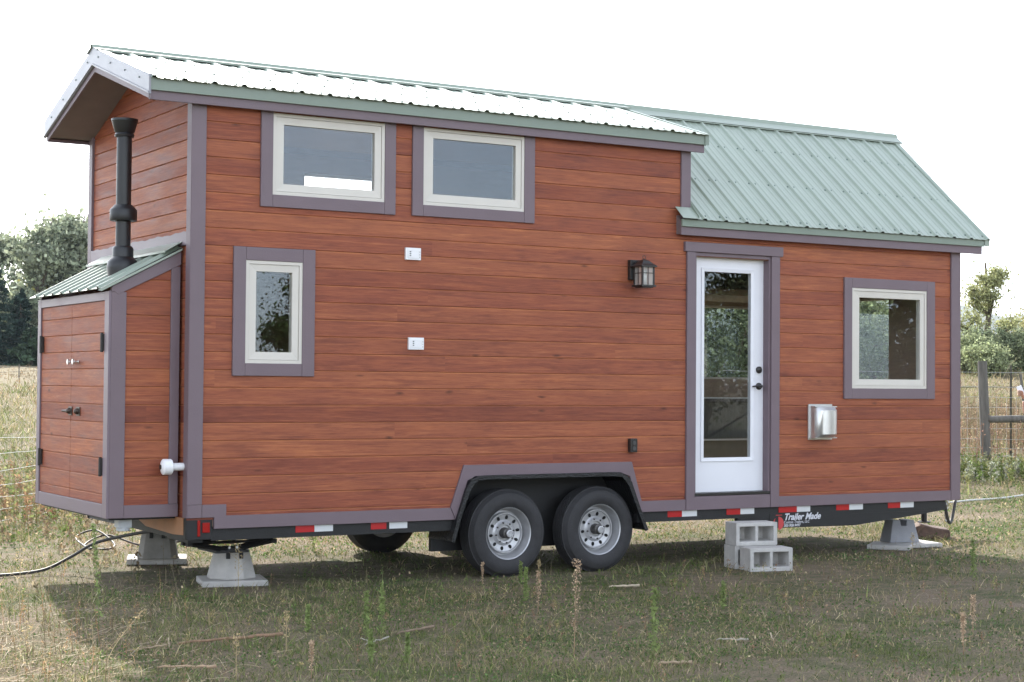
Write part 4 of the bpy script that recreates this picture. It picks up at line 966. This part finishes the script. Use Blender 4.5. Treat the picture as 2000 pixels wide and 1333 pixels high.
W=[((1.749,-2.0),.30,'seed','pale dry seed head weed left of the tallest one, in the lower middle'),
((.98,-3.62),.56,'seed','tallest reddish brown seed head weed in the lower middle foreground',(.05,.03)),
((1.30,-3.95),.42,'spike','bright green leafy spike at the bottom edge, right of the tallest seed head'),
((.056,-2.0),.17,'spike','short green spike standing left of two taller ones, by the brown stick end'),
((.24,-2.45),.30,'spike','upright green spike, left one of a pair near the long brown stick'),
((.42,-2.30),.32,'spike','upright green spike with reddish tip, right one of a pair'),
((-.35,-2.60),.23,'dry','thin straw stalk standing below the end of the brown stick'),
((.42,.05),.36,'dry','single thin yellow stalk right in front of the pale concrete pier'),
((-1.05,-1.3),.66,'spike','tall leafy green weed standing before the storage box corner',(-.05,.05)),
((-1.75,-2.0),.75,'dry','long leaning straw coloured stalk in the sunlit left foreground',(-.35,.15)),
((-2.02,-3.05),.34,'dry','branching dry stalk at the lower left corner',(.2,.1)),
((-1.45,-2.7),.30,'dry','feathery straw plume leaning right in the left foreground',(.8,.2)),
((-.62,-3.55),.20,'seed','pinkish dry flower clump at the bottom edge left of centre'),
((-.98,-3.40),.24,'dry','pale stalk beside the pinkish flower clump at the bottom edge'),
((2.30,-.30),.17,'seed','small dry brown weed in front of the left tyre'),
((2.60,-.38),.17,'spike','small fresh green weed touching the left tyre tread'),
((2.85,-.25),.16,'dry','small straw stalk between the two tyres'),
((2.05,-1.35),.24,'spike','slim green weed between the tyres and the tall seed head'),
((5.95,-1.9),.34,'spike','tall thin green spike at the right edge of the shaded ground'),
((3.05,-4.6),.24,'seed','yellowish seed spike at the lower right, left one of three'),
((3.30,-4.35),.20,'seed','yellowish seed spike at the lower right, middle one of three'),
((3.65,-4.1),.26,'seed','yellowish seed spike at the lower right, rightmost of three'),
((.05,-3.35),.17,'spike','low green weed at the bottom edge, left of the middle'),
((-.15,-3.30),.20,'spike','pale green leafy weed at the bottom edge beside a low darker one'),
((6.9,-.25),.22,'dry','tuft of dead straw stalks on the brown ground before the notched pier'),
((3.05,-2.35),.20,'spike','short green spike in the middle of the shaded right ground'),
((-1.25,-.2),.42,'dry','thin dry stalk left of the tall leafy weed'),
]
for q in W: weed(*q)
# sticks
def stick(a,b,r,label,col=(.20,.13,.085),wob=.010,name='stick'):
    a=Vector(a);b=Vector(b); n=8; t=M(); pts=[]
    for i in range(n+1):
        p=a.lerp(b,i/n); p.x+=random.uniform(-wob,wob)*.4; p.y+=random.uniform(-wob,wob); p.z=tz(p.x,p.y)+r*.9+.012+(abs(math.sin(i*1.3))*.008); pts.append(p)
    t.tube(pts,[r*(.6+.5*i/n) for i in range(n+1)],7)
    k='bark_%d'%int(col[0]*100); o=t.build(name,bpy.data.materials.get(k) or vary(k,col,.25,30,.9,.4,90),None,smooth=True); tag(o,label,'stick','sticks lying in the grass'); return o
stick((-.86,-2.22,0),(-.18,-2.16,0),.011,'long brown stick lying in the grass, thicker at its right end',(.26,.16,.10))
stick((-1.25,-2.36,0),(-.93,-2.22,0),.006,'thin pale stick left of the long brown stick',(.36,.27,.18))
stick((-1.25,-2.95,0),(-.97,-3.10,0),.008,'short tan stick in the sunlit left foreground',(.42,.29,.19))
stick((.10,-2.72,0),(.34,-2.55,0),.005,'thin whitish twig lying right of the straw stalk',(.38,.35,.29))
stick((.18,-2.50,0),(.16,-2.70,0),.004,'short whitish twig pointing at the camera by the pair of green spikes',(.38,.35,.29))
stick((.45,-2.45,0),(.78,-2.30,0),.009,'curved brown stick on a bare patch left of the seed heads',(.22,.16,.11))
stick((2.98,-1.05,0),(3.22,-1.10,0),.010,'short pale stick on the ground below the right tyre',(.46,.38,.28))
stick((2.05,-3.55,0),(2.22,-3.66,0),.006,'small whitish twig on the shaded ground at the lower right',(.40,.36,.30))
stick((1.2,-4.12,0),(1.38,-4.20,0),.010,'pale wood chip lying near the bottom right foreground',(.36,.29,.21))
stick((2.35,-3.72,0),(2.52,-3.50,0),.005,'bent straw coloured twig right of the whitish twig',(.44,.36,.25))
# chunk of wood below the tongue jack
t=M(); 
prf=[(-.34,.06),(-.27,.10),(-.22,.085),(-.08,.15),(-.02,.13),(.05,.165),(.17,.13),(.36,.10),(.37,.0),(.2,-.02),(-.15,-.02),(-.2,.03)]
t.prism(prf,-.17,.16,lambda u,w_,tt:(u+.04*math.sin(tt*9),tt,w_*(1-.9*abs(tt))))
o=t.build('wood_block',vary('dark_rotten_wood',(.115,.075,.058),.4,12,.9,.8,40),None,bevel=.015); o.location=(8.36,1.22,.01); o.rotation_euler.z=math.radians(-24); tag(o,'dark reddish brown chunk of wood under the tongue jack','wood block')
# cables
def cable(pts,r,label,name='power_cable',material=None):
    P=[Vector(p) for p in pts]; out=[]
    for i in range(len(P)-1):
        p0=P[max(i-1,0)];p1=P[i];p2=P[i+1];p3=P[min(i+2,len(P)-1)]
        for k in range(6):
            s=k/6; out.append(.5*((2*p1)+(-p0+p2)*s+(2*p0-5*p1+4*p2-p3)*s*s+(-p0+3*p1-3*p2+p3)*s**3))
    out.append(P[-1]); t=M(); t.tube(out,r,7); o=t.build(name,material or CABLE,None,smooth=True); tag(o,label,'cable'); return o
cable([(-1.45,1.35,.02),(-1.0,1.75,.02),(-.72,1.80,.025),(-.50,1.82,.05),(-.28,1.86,.14),(-.15,1.7,.25),(.0,1.4,.33),(.12,1.0,.40)],.013,'thick black power cable rising from the grass to the trailer end')
cable([(.28,3.2,.05),(.36,3.9,.10),(.55,3.9,.16),(.60,3.5,.06),(.45,3.3,.04),(.35,3.6,.05),(.62,3.8,.12),(.85,3.55,.04),(1.1,3.7,.03),(1.5,3.9,.03)],.009,'loops of thin black cable lying behind the storage box')
cable([(2.6,3.9,.03),(2.9,4.1,.06),(3.3,4.2,.05),(3.5,4.0,.03),(3.1,3.85,.03),(2.8,3.8,.04)],.010,'looped white hose lying behind the trailer',name='hose',material=WHITEP)
cable([(1.9,4.2,.10),(2.5,4.5,.16),(3.4,5.0,.2)],.016,'straight pale pipe behind the trailer, left of the wheels',name='pipe',material=WHITEP)
o=cable([(a_,b_,tz(a_,b_)+.045) for a_,b_ in ((11.5,3.8),(12.0,3.9),(12.6,3.98),(13.2,4.1),(14.2,4.3))],.012,'long white pipe lying in the grass at the right edge',name='pipe',material=WIRE); o['category']='pipe'
# crumpled white bag behind the jack
t=M()
for k in range(5):
    c=(1.75+.05*k,3.75+.07*k,.12-.015*k); n=10
    t.loft([[ (c[0]+rr*(1+.25*math.sin(5*q+k))*math.cos(q),c[1]+rr*math.sin(q)*(1+.2*math.sin(3*q)),c[2]+hh) for q in [2*PI*j/n for j in range(n)]] for rr,hh in ((.03,-.06),(.085,-.03),(.09,.02),(.03,.06))])
o=t.build('plastic_bag',vary('white_bag',(.6,.58,.66),.2,20,.5),None,smooth=True); tag(o,'crumpled whitish plastic bag on the grass behind the scissor jack','bag')

# ------------------------------------------------------------------ fences
def fence_net():
    p0=np.array([.35,6.65]); d=np.array([.60,.80]); o=empty('electric_fence',(p0[0],p0[1],tz(*p0))); tag(o,'low white electric netting fence crossing the field on the left','fence'); b=o.location
    ss=np.arange(-6,13.1,.5); hs=[.93,.76,.59,.44,.30,.16,.04]
    t=M()
    for h in hs:
        pts=[(p0[0]+d[0]*s-b.x,p0[1]+d[1]*s-b.y,tz(p0[0]+d[0]*s,p0[1]+d[1]*s)+h+.012*math.sin(s*2.2+h*9)-b.z) for s in ss]; t.tube(pts,.0025,4)
    t.build('strand',mat('white_polywire',(.8,.8,.76),.5),o)
    t=M()
    for s in np.arange(-6,13,.33):
        x,y=p0+d*s; z=tz(x,y); t.tube([(x-b.x,y-b.y,z-b.z),(x-b.x,y-b.y,z+.93-b.z)],.0012,3)
    t.build('netting',mat('net_string',(.25,.25,.22),.7),o)
    for s in (-4.2,-1.2,2.6,6.5,10.4):
        x,y=p0+d*s; z=tz(x,y); t=M(); t.tube([(x-b.x,y-b.y,z-b.z),(x-b.x,y-b.y,z+1.02-b.z)],.009,6); t.build('post',WHITEP,o)
fence_net()
def fence_wire():
    R=np.array([.857,-.515]); p0=np.array([15.27,6.80]); o=empty('wire_fence',(p0[0],p0[1],tz(*p0))); tag(o,'woven wire fence on thin steel posts running behind the round wooden post','fence'); b=o.location
    gx=lambda s:(p0[0]+R[0]*s,p0[1]+R[1]*s)
    t=M()
    for h in (.12,.24,.36,.50,.66,.82,.98,1.14,1.30,1.52):
        pts=[]
        for s in np.arange(-4,4.1,.4):
            x,y=gx(s); pts.append((x-b.x,y-b.y,tz(x,y)+h+.006*math.sin(s*5+h*7)-b.z))
        t.tube(pts,.0028,4)
    for s in np.arange(-4,4,.15):
        x,y=gx(s); z=tz(x,y); t.tube([(x-b.x,y-b.y,z+.12-b.z),(x-b.x,y-b.y,z+1.14-b.z)],.0020,3)
    t.build('wire_mesh',WIRE,o)
    for s,h,ln in ((.47,1.62,0),(-2.4,1.6,0),(2.6,1.6,0)):
        x,y=gx(s); x+=.10; y+=.16; z=tz(x,y); t=M(); t.box(x-.014-b.x,x+.014-b.x,y-.004-b.y,y+.004-b.y,z-b.z,z+h-b.z); t.box(x-.003-b.x,x+.003-b.x,y-.02-b.y,y+.018-b.y,z-b.z,z+h-b.z); t.build('steel_post',vary('rusty_green_steel',(.09,.085,.065),.3,20,.7),o)
    x,y=gx(.62); z=tz(x,y); t=M(); t.tube([(x+.12-b.x,y-.05-b.y,z-.02-b.z),(x-.02-b.x,y+.05-b.y,z+1.50-b.z)],[.035,.022],6); t.build('steel_post',WOODP,o)
fence_wire()
def logpost():
    p=(15.27,6.74); z=tz(*p)
    t=M(); n=9; rings=[]
    for j in range(n):
        s=j/(n-1); r=.078*(1-.10*s)
        rings.append([(r*math.cos(a)*(1+.06*math.sin(3*a+j)),r*math.sin(a)*(1+.05*math.sin(2*a+j*.7)),-.1+1.79*s) for a in [2*PI*k/16 for k in range(16)]])
    t.loft(rings); t.mi=0
    o=t.build('wooden_post',WOODP,None,smooth=40); o.location=(p[0],p[1],z); o.rotation_euler=(math.radians(-1.5),math.radians(-1.5),0); tag(o,'weathered grey round wooden post with a horizontal log rail','fence post')
    t=M(); R=Vector((.857,-.515,0)); a=Vector((.03,-.04,.80)); pts=[a+R*(s*2.6/6)+Vector((0,-.05*s/6,-.022*s/2+.006*math.sin(s*2))) for s in range(7)]; t.tube(pts,[.052,.056,.058,.057,.060,.062,.062],12); t.build('rail',WOODP,o,smooth=40)
logpost()
def farfence(y0,label,pts,hts=(.5,.95)):
    o=empty('field_fence',(pts[0][0],pts[0][1],tz(*pts[0]))); tag(o,label,'fence'); b=o.location; t=M()
    for h in hts: t.tube([(x-b.x,y-b.y,tz(x,y)+h-b.z) for x,y in pts],.006,4)
    t.build('wire',vary('dark_wire',(.05,.05,.05),.2,9,.6),o)
    for x,y in pts: 
        z=tz(x,y); t=M(); t.tube([(x-b.x,y-b.y,z-b.z),(x-b.x,y-b.y,z+.62-b.z)],.025,6); t.build('post',WOODP,o)
farfence(0,'distant dark wire fence below the spruces on the left',[(13+2.5*i,62+ .9*i) for i in range(14)],(.3,.5))
farfence(0,'distant thin post fence in the tan field seen right of the house',[(16+2.6*i,16.6-1.4*i) for i in range(8)],(.4,.8))

# ------------------------------------------------------------------ trees
def tree(name,label,p,h,crown,col,nleaf,leaf,seed,lean=0,base=.25,trunk=.18,cat_='tree',group=None,gap=.0,shape='round',stems=1,var=.3):
    rnd=random.Random(seed); x,y=p; z=tz(x,y); o=empty(name,(x,y,z)); tag(o,label,cat_,group)
    t=M(); tips=[]
    def limb(a,d,ln,r,lev):
        n=4; pts=[a]; q=Vector(a); dd=d.copy()
        for i in range(n):
            dd=(dd+Vector((rnd.gauss(0,.16 if lev else .06),rnd.gauss(0,.16 if lev else .06),rnd.gauss(.05,.10)))).normalized(); q=q+dd*ln/n; pts.append(q.copy())
            if lev>=1: tips.append((q.copy(),lev))
        t.tube(pts,[r*(1-.2*i) for i in range(n+1)],5 if lev else 7)
        if lev<3:
            k=rnd.randint(3,5) if lev else int(6+h*.5)
            for j in range(k):
                s=rnd.uniform(.35,1.) if lev else base+(1-base)*(j+rnd.random())/k
                b=pts[min(n,int(s*n))]; az=rnd.uniform(0,2*PI); up=rnd.uniform(.15,.75) if lev else .25+.7*s
                nd=Vector((math.cos(az),math.sin(az),up)).normalized(); 
                L1=(crown*(1.05-.55*s if shape=='round' else .7)*rnd.uniform(.6,1.1) if lev==0 else ln*rnd.uniform(.4,.65))
                limb(b,nd,L1,r*(.45 if lev==0 else .5),lev+1)
    for s_ in range(stems):
        az=2*PI*s_/stems; limb(Vector((0,0,-.1)),Vector((math.cos(az)*.35*(stems>1)+lean,math.sin(az)*.35*(stems>1),1)).normalized(),h*.86*rnd.uniform(.85,1),trunk/max(1,stems**.5),0)
    t.build('trunk',BARK,o,smooth=True)
    T=np.array([list(a) for a,_ in tips]); w_=np.array([1.+l for _,l in tips]); w_/=w_.sum(); r=np.random.default_rng(seed)
    idx=r.choice(len(T),nleaf,p=w_); P=T[idx]+r.normal(0,1,(nleaf,3))*np.array([.07,.07,.055])*crown*r.gamma(2.,.55,(nleaf,1)); P[:,2]=np.maximum(P[:,2],.15*h*base)
    tone=r.normal(0,.20,len(T))[idx]; mixc=r.random(len(T))[idx]; col=np.array(col,float); c=col[0]*(1-mixc[:,None])+col[1]*mixc[:,None]; c=c*np.exp(tone)[:,None]
    V,F,C=leaves(P,leaf,c,var,1.5); soup('crown',V,F,C,LEAF,o); return o
def spruce(label,p,h,rad,col,seed,n=9000,group='dark spruces beyond the left field'):
    x,y=p; z=tz(x,y); o=empty('spruce_tree',(x,y,z)); tag(o,label,'tree',group); r=np.random.default_rng(seed); rnd=random.Random(seed)
    t=M(); t.tube([(0,0,-.1),(0,0,h*.5),(0,0,h)],[.16,.10,.02],7)
    P=[];c=[]
    nb=int(h*16)
    for i in range(nb):
        s=i/nb; zz=h*(.03+.95*s); R=rad*(1-s)**.8*rnd.uniform(.7,1.12)+.08; az=rnd.uniform(0,2*PI); k=max(8,int(n/nb*(1.5-s)))
        u=r.random(k)**.7; dx=R*u; drop=-.28*R*u+.10*R*u**2
        P.append(np.stack([math.cos(az)*dx-math.sin(az)*r.normal(0,.12,k)*R,math.sin(az)*dx+math.cos(az)*r.normal(0,.12,k)*R,zz+drop+r.normal(-.06,.06,k)],1)); c.append(np.full(k,rnd.gauss(0,.22)))
        t.tube([(0,0,zz),(math.cos(az)*R*.9,math.sin(az)*R*.9,zz-.2*R)],[.02,.006],4)
    t.build('trunk',BARK,o); P=np.concatenate(P); c=np.concatenate(c)
    V,F,C=leaves(P,.11,np.array(col)*np.exp(c)[:,None],.25,2.2); soup('crown',V,F,C,NEEDLE,o)
SP=(.030,.052,.040)
spruce('tall dark spruce at the left edge',(22.4,95.0),6.6,2.3,SP,1); spruce('dark spruce right of the tallest one, partly behind the box roof',(26.2,93.8),4.6,1.9,SP,2)
spruce('dark spruce between the two others at the left',(24.6,97.0),4.9,2.0,SP,3); spruce('dark spruce mostly hidden behind the storage box',(28.3,93.0),4.4,2.0,SP,4)
spruce('low dark spruce at the foot of the spruces on the left',(23.8,91.5),2.4,1.9,(.045,.070,.040),5)
PO=[(.24,.275,.185),(.31,.34,.24)]
gT='tall pale green trees behind the spruces'
tree('cottonwood_tree','tall pale green tree rising highest over the spruces',(30.0,108.0),13.2,4.3,PO,26000,.22,17,group=gT,base=.12,trunk=.28)
tree('cottonwood_tree','pale tree at the far left edge behind the spruces',(26.6,111.5),11.6,4.2,PO,22000,.22,12,group=gT,base=.12,trunk=.25)
tree('cottonwood_tree','yellowish green tree next to the house corner on the left',(33.8,105.0),12.4,3.9,[(.18,.20,.10),(.25,.25,.13)],15000,.22,13,group=gT,base=.10,trunk=.25)
tree('cottonwood_tree','small yellowing tree between the spruces and the tall pale tree',(27.8,103.5),8.2,2.2,[(.33,.29,.10),(.24,.25,.10)],6000,.24,14,group=gT,base=.08,trunk=.15)
tree('cottonwood_tree','broad pale green tree right above the storage box roof',(29.5,101.3),12.4,3.9,PO,22000,.22,19,group=gT,base=.10,trunk=.25)
tree('cottonwood_tree','tall pale green tree in the middle of the left group',(26.0,100.4),11.6,4.3,PO,22000,.22,23,group=gT,base=.10,trunk=.25)
tree('cottonwood_tree','green tree hidden behind the house, left part of the row',(40,100),8.5,3.8,PO,9000,.28,15,group='trees seen through the house windows',base=.1,trunk=.25)
# seen through the windows, right behind the house
gW='trees seen through the house windows'
for i,(px_,py_,h_) in enumerate(((22,21),(26.5,19.5),(31,20.5),(20,33)) and ((24.0,25.,4.4),(36.2,32.5,2.9),(39.8,36.0,3.4),(27.2,28.5,4.6),(44,52,7.),(31,35,5.4))):
    tree('bushy_tree',['bushy green tree seen through the door glass','bushy green tree seen through the right window','dark bushy tree seen through the right window','green tree seen through the door glass, further away','distant tree hidden behind the lower roof','green tree hidden behind the middle of the house'][i],(px_,py_),h_,2.9,[(.12,.15,.08),(.17,.20,.11)],24000,.085,30+i,group=gW,base=.05,trunk=.15,stems=2)
# right side
RT=[(.27,.29,.14),(.34,.34,.17)]
tree('small_tree','thin leaning tree with pale sparse leaves at the right edge',(40.2,30.3),4.9,1.9,RT,8000,.06,51,lean=.08,base=.35,trunk=.16,group=None)
gS='pale shrubs in the field at the right'
for i,(px_,py_,h_,cr,c_) in enumerate(((37.6,28.7,1.25,1.3,0),(36.6,26.8,1.0,1.2,0),(40.2,28.9,1.45,1.4,1),(45.3,32.0,2.3,1.9,2),(38.6,29.6,1.35,1.3,1),(40.0,27.6,1.2,1.4,0))):
    tree('shrub',['pale green shrub touching the house corner on the right','pale green shrub left of the wooden post','grey green shrub below the thin leaning tree','yellowish shrub at the far right edge','grey green shrub between two paler ones at the right','pale shrub at the right edge before the yellowish one'][i],(px_,py_),h_,cr,[[(.24,.28,.15),(.30,.33,.19)],[(.20,.24,.14),(.26,.29,.17)],[(.36,.32,.13),(.28,.29,.13)]][c_],9500,.052,60+i,base=.02,trunk=.05,stems=4,cat_='shrub',group=gS)
# behind the camera: mirrored in the glass
gM='trees mirrored in the window glass'
tree('broad_tree','leafy tree mirrored in the tall narrow window',(13.6,-27.5),5.6,2.1,[(.06,.10,.03),(.10,.14,.045)],34000,.055,71,base=.12,trunk=.2,group=gM)
tree('broad_tree','low bushy tree mirrored at the foot of the narrow window',(9.3,-36),3.0,2.0,[(.14,.15,.06),(.20,.19,.08)],16000,.06,72,base=.02,trunk=.12,group=gM)
for i,(a,b,h_) in enumerate(((21,-30,6.6),(27,-29,7.2),(33,-27,6.8),(39,-25,7.),(45,-22,6.8))):
    tree('broad_tree',['dark tree mirrored at the left of the door glass','dark tree mirrored in the middle of the door glass','dark tree mirrored at the right of the door glass','dark tree mirrored in the square right window','dark tree mirrored at the edge of the square right window'][i],(a,b),h_,4.2,[(.07,.09,.04),(.12,.13,.06)],36000,.10,80+i,base=.03,trunk=.16,group=gM,stems=2)

tree('added_shade_tree','leafy tree added out of sight behind the house to cast shade on the right',(10.2,9.2),4.9,1.5,[(.08,.12,.04),(.14,.17,.06)],9000,.10,91,base=.15,trunk=.14)  # hidden tree, added only for the shadow it throws right of the house

# thin air over the whole scene
hz=M(); hz.box(-4200,6200,-3200,6200,-40,900); hzm=bpy.data.materials.new('haze_air'); hzm.use_nodes=True; hzm.node_tree.nodes.clear()
ho=N(hzm,'ShaderNodeOutputMaterial'); hv=N(hzm,'ShaderNodeVolumePrincipled'); hv.inputs['Color'].default_value=(.72,.84,1,1); hv.inputs['Density'].default_value=.00012; L(hzm,hv.outputs[0],ho.inputs['Volume'])
tag(hz.build('haze',hzm),kind='stuff')
# ------------------------------------------------------------------ person at the right edge, phone in hand
def person():
    bx,by=14.18,4.60; z=tz(bx,by); o=empty('person',(bx,by,z)); tag(o,'person at the right edge raising a white phone in a bare tanned hand','person')
    SK=vary('skin',(.40,.20,.13),.08,12,.5); CL=vary('mauve_shirt',(.33,.24,.36),.08,10,.8); JN=vary('blue_jeans',(.06,.08,.13),.15,14,.8); HR=vary('brown_hair',(.06,.035,.02),.2,40,.6)
    R=Vector((.857,-.515,0)); Fw=Vector((-.857,.515,0))  # faces left across the picture
    Lf=Vector((-.515,-.857,0)) # toward the camera = person's left hand side
    def P(f,l,h): q=Fw*f+Lf*l; return Vector((q.x,q.y,h))
    def skin(name,chain,edges,mt,root=0,sub=2,parent=o):
        me=bpy.data.meshes.new(name); me.from_pydata([tuple(c[0]) for c in chain],edges,[]); q=bpy.data.objects.new(name,me); COL.objects.link(q); q.parent=parent
        m=q.modifiers.new('s','SKIN'); sv=me.skin_vertices[0] if me.skin_vertices else None
        if sv is None:
            import bmesh
            bm=bmesh.new(); bm.from_mesh(me); bm.verts.layers.skin.verify(); bm.to_mesh(me); bm.free(); sv=me.skin_vertices[0]
        for i,c in enumerate(chain): sv.data[i].radius=(c[1],c[1] if len(c)<3 else c[2])
        sv.data[root].use_root=True
        s=q.modifiers.new('u','SUBSURF'); s.levels=sub; s.render_levels=sub; me.materials.append(mt); m.use_smooth_shade=True; return q
    # body: one continuous figure
    c=[(P(0,0,.95),.13,.10),(P(0,0,1.12),.115,.09),(P(.02,0,1.30),.14,.10),(P(0,0,1.44),.10,.08),(P(.01,0,1.52),.05),(P(.02,0,1.62),.075,.085),(P(.02,0,1.70),.07,.08),
       (P(0,.17,1.41),.055),(P(.10,.22,1.16),.043),(P(.30,.16,1.08),.038),(P(.385,.12,1.24),.028),
       (P(0,-.17,1.41),.055),(P(.02,-.24,1.14),.042),(P(.10,-.22,.92),.030),
       (P(0,.09,.88),.085),(P(.03,.10,.50),.058),(P(0,.10,.10),.040),(P(.10,.11,.03),.035),
       (P(0,-.09,.88),.085),(P(.03,-.10,.50),.058),(P(0,-.10,.10),.040),(P(.10,-.11,.03),.035)]
    # forearm raised: elbow near P(.33..)
    c[8]=(P(.14,.18,1.20),.042); c[9]=(P(.335,.13,1.02),.040); c[10]=(P(.355,.10,1.22),.026)
    e=[(0,1),(1,2),(2,3),(3,4),(4,5),(5,6),(3,7),(7,8),(8,9),(9,10),(3,11),(11,12),(12,13),(0,14),(14,15),(15,16),(16,17),(0,18),(18,19),(19,20),(20,21)]
    body=skin('body',c,e,SK)
    skin('shirt',[(P(0,0,.93),.145,.115),(P(0,0,1.12),.13,.105),(P(.02,0,1.30),.15,.115),(P(0,0,1.43),.10,.085),(P(0,.18,1.41),.066),(P(.07,.18,1.30),.058),(P(0,-.18,1.41),.066),(P(.01,-.21,1.28),.058)],[(0,1),(1,2),(2,3),(3,4),(4,5),(3,6),(6,7)],CL)
    skin('trousers',[(P(0,0,.97),.135,.105),(P(0,.09,.86),.095),(P(.03,.10,.50),.070),(P(0,.10,.12),.055),(P(0,-.09,.86),.095),(P(.03,-.10,.50),.070),(P(0,-.10,.12),.055)],[(0,1),(1,2),(2,3),(0,4),(4,5),(5,6)],JN)
    skin('hair',[(P(-.02,0,1.66),.09,.09),(P(-.03,0,1.72),.085,.085),(P(-.06,0,1.56),.06,.05)],[(0,1),(0,2)],HR)
    # hand: palm + five fingers around the phone
    w_=P(.355,.10,1.24); pm=P(.37,.10,1.31)
    hc=[(w_,.024),(pm,.030,.018)]; he=[(0,1)]
    for k in range(4):
        h0=1.285+.020*k; n=len(hc)
        hc+=[(P(.385,.125,h0+.004),.0095),(P(.425,.118+.003*k,h0+.012),.009),(P(.440,.095,h0+.014),.008),(P(.428,.075,h0+.012),.0075)]
        he+=[(1,n),(n,n+1),(n+1,n+2),(n+2,n+3)]
    n=len(hc); hc+=[(P(.36,.075,1.33),.011),(P(.375,.062,1.36),.0095),(P(.395,.058,1.385),.0085)]; he+=[(1,n),(n,n+1),(n+1,n+2)]
    skin('hand',hc,he,SK,0,2,body)
    t=M(); t.box(-.005,.005,-.037,.037,-.075,.075); ph=t.build('phone',mat('white_phone',(.8,.8,.82),.25),None,bevel=.004)
    ph.location=o.location+P(.395,.095,1.355); ph.rotation_euler=(math.radians(25),math.radians(-8),math.atan2(Fw.y,Fw.x)+math.radians(60)); tag(ph,'white phone held up in the hand at the right edge','phone')
    t=M(); t.lathe([(.009,0),(.009,-.002)],(-.005,.02,.055),'x',12); t.build('phone_camera',BLACKG,ph)
person()
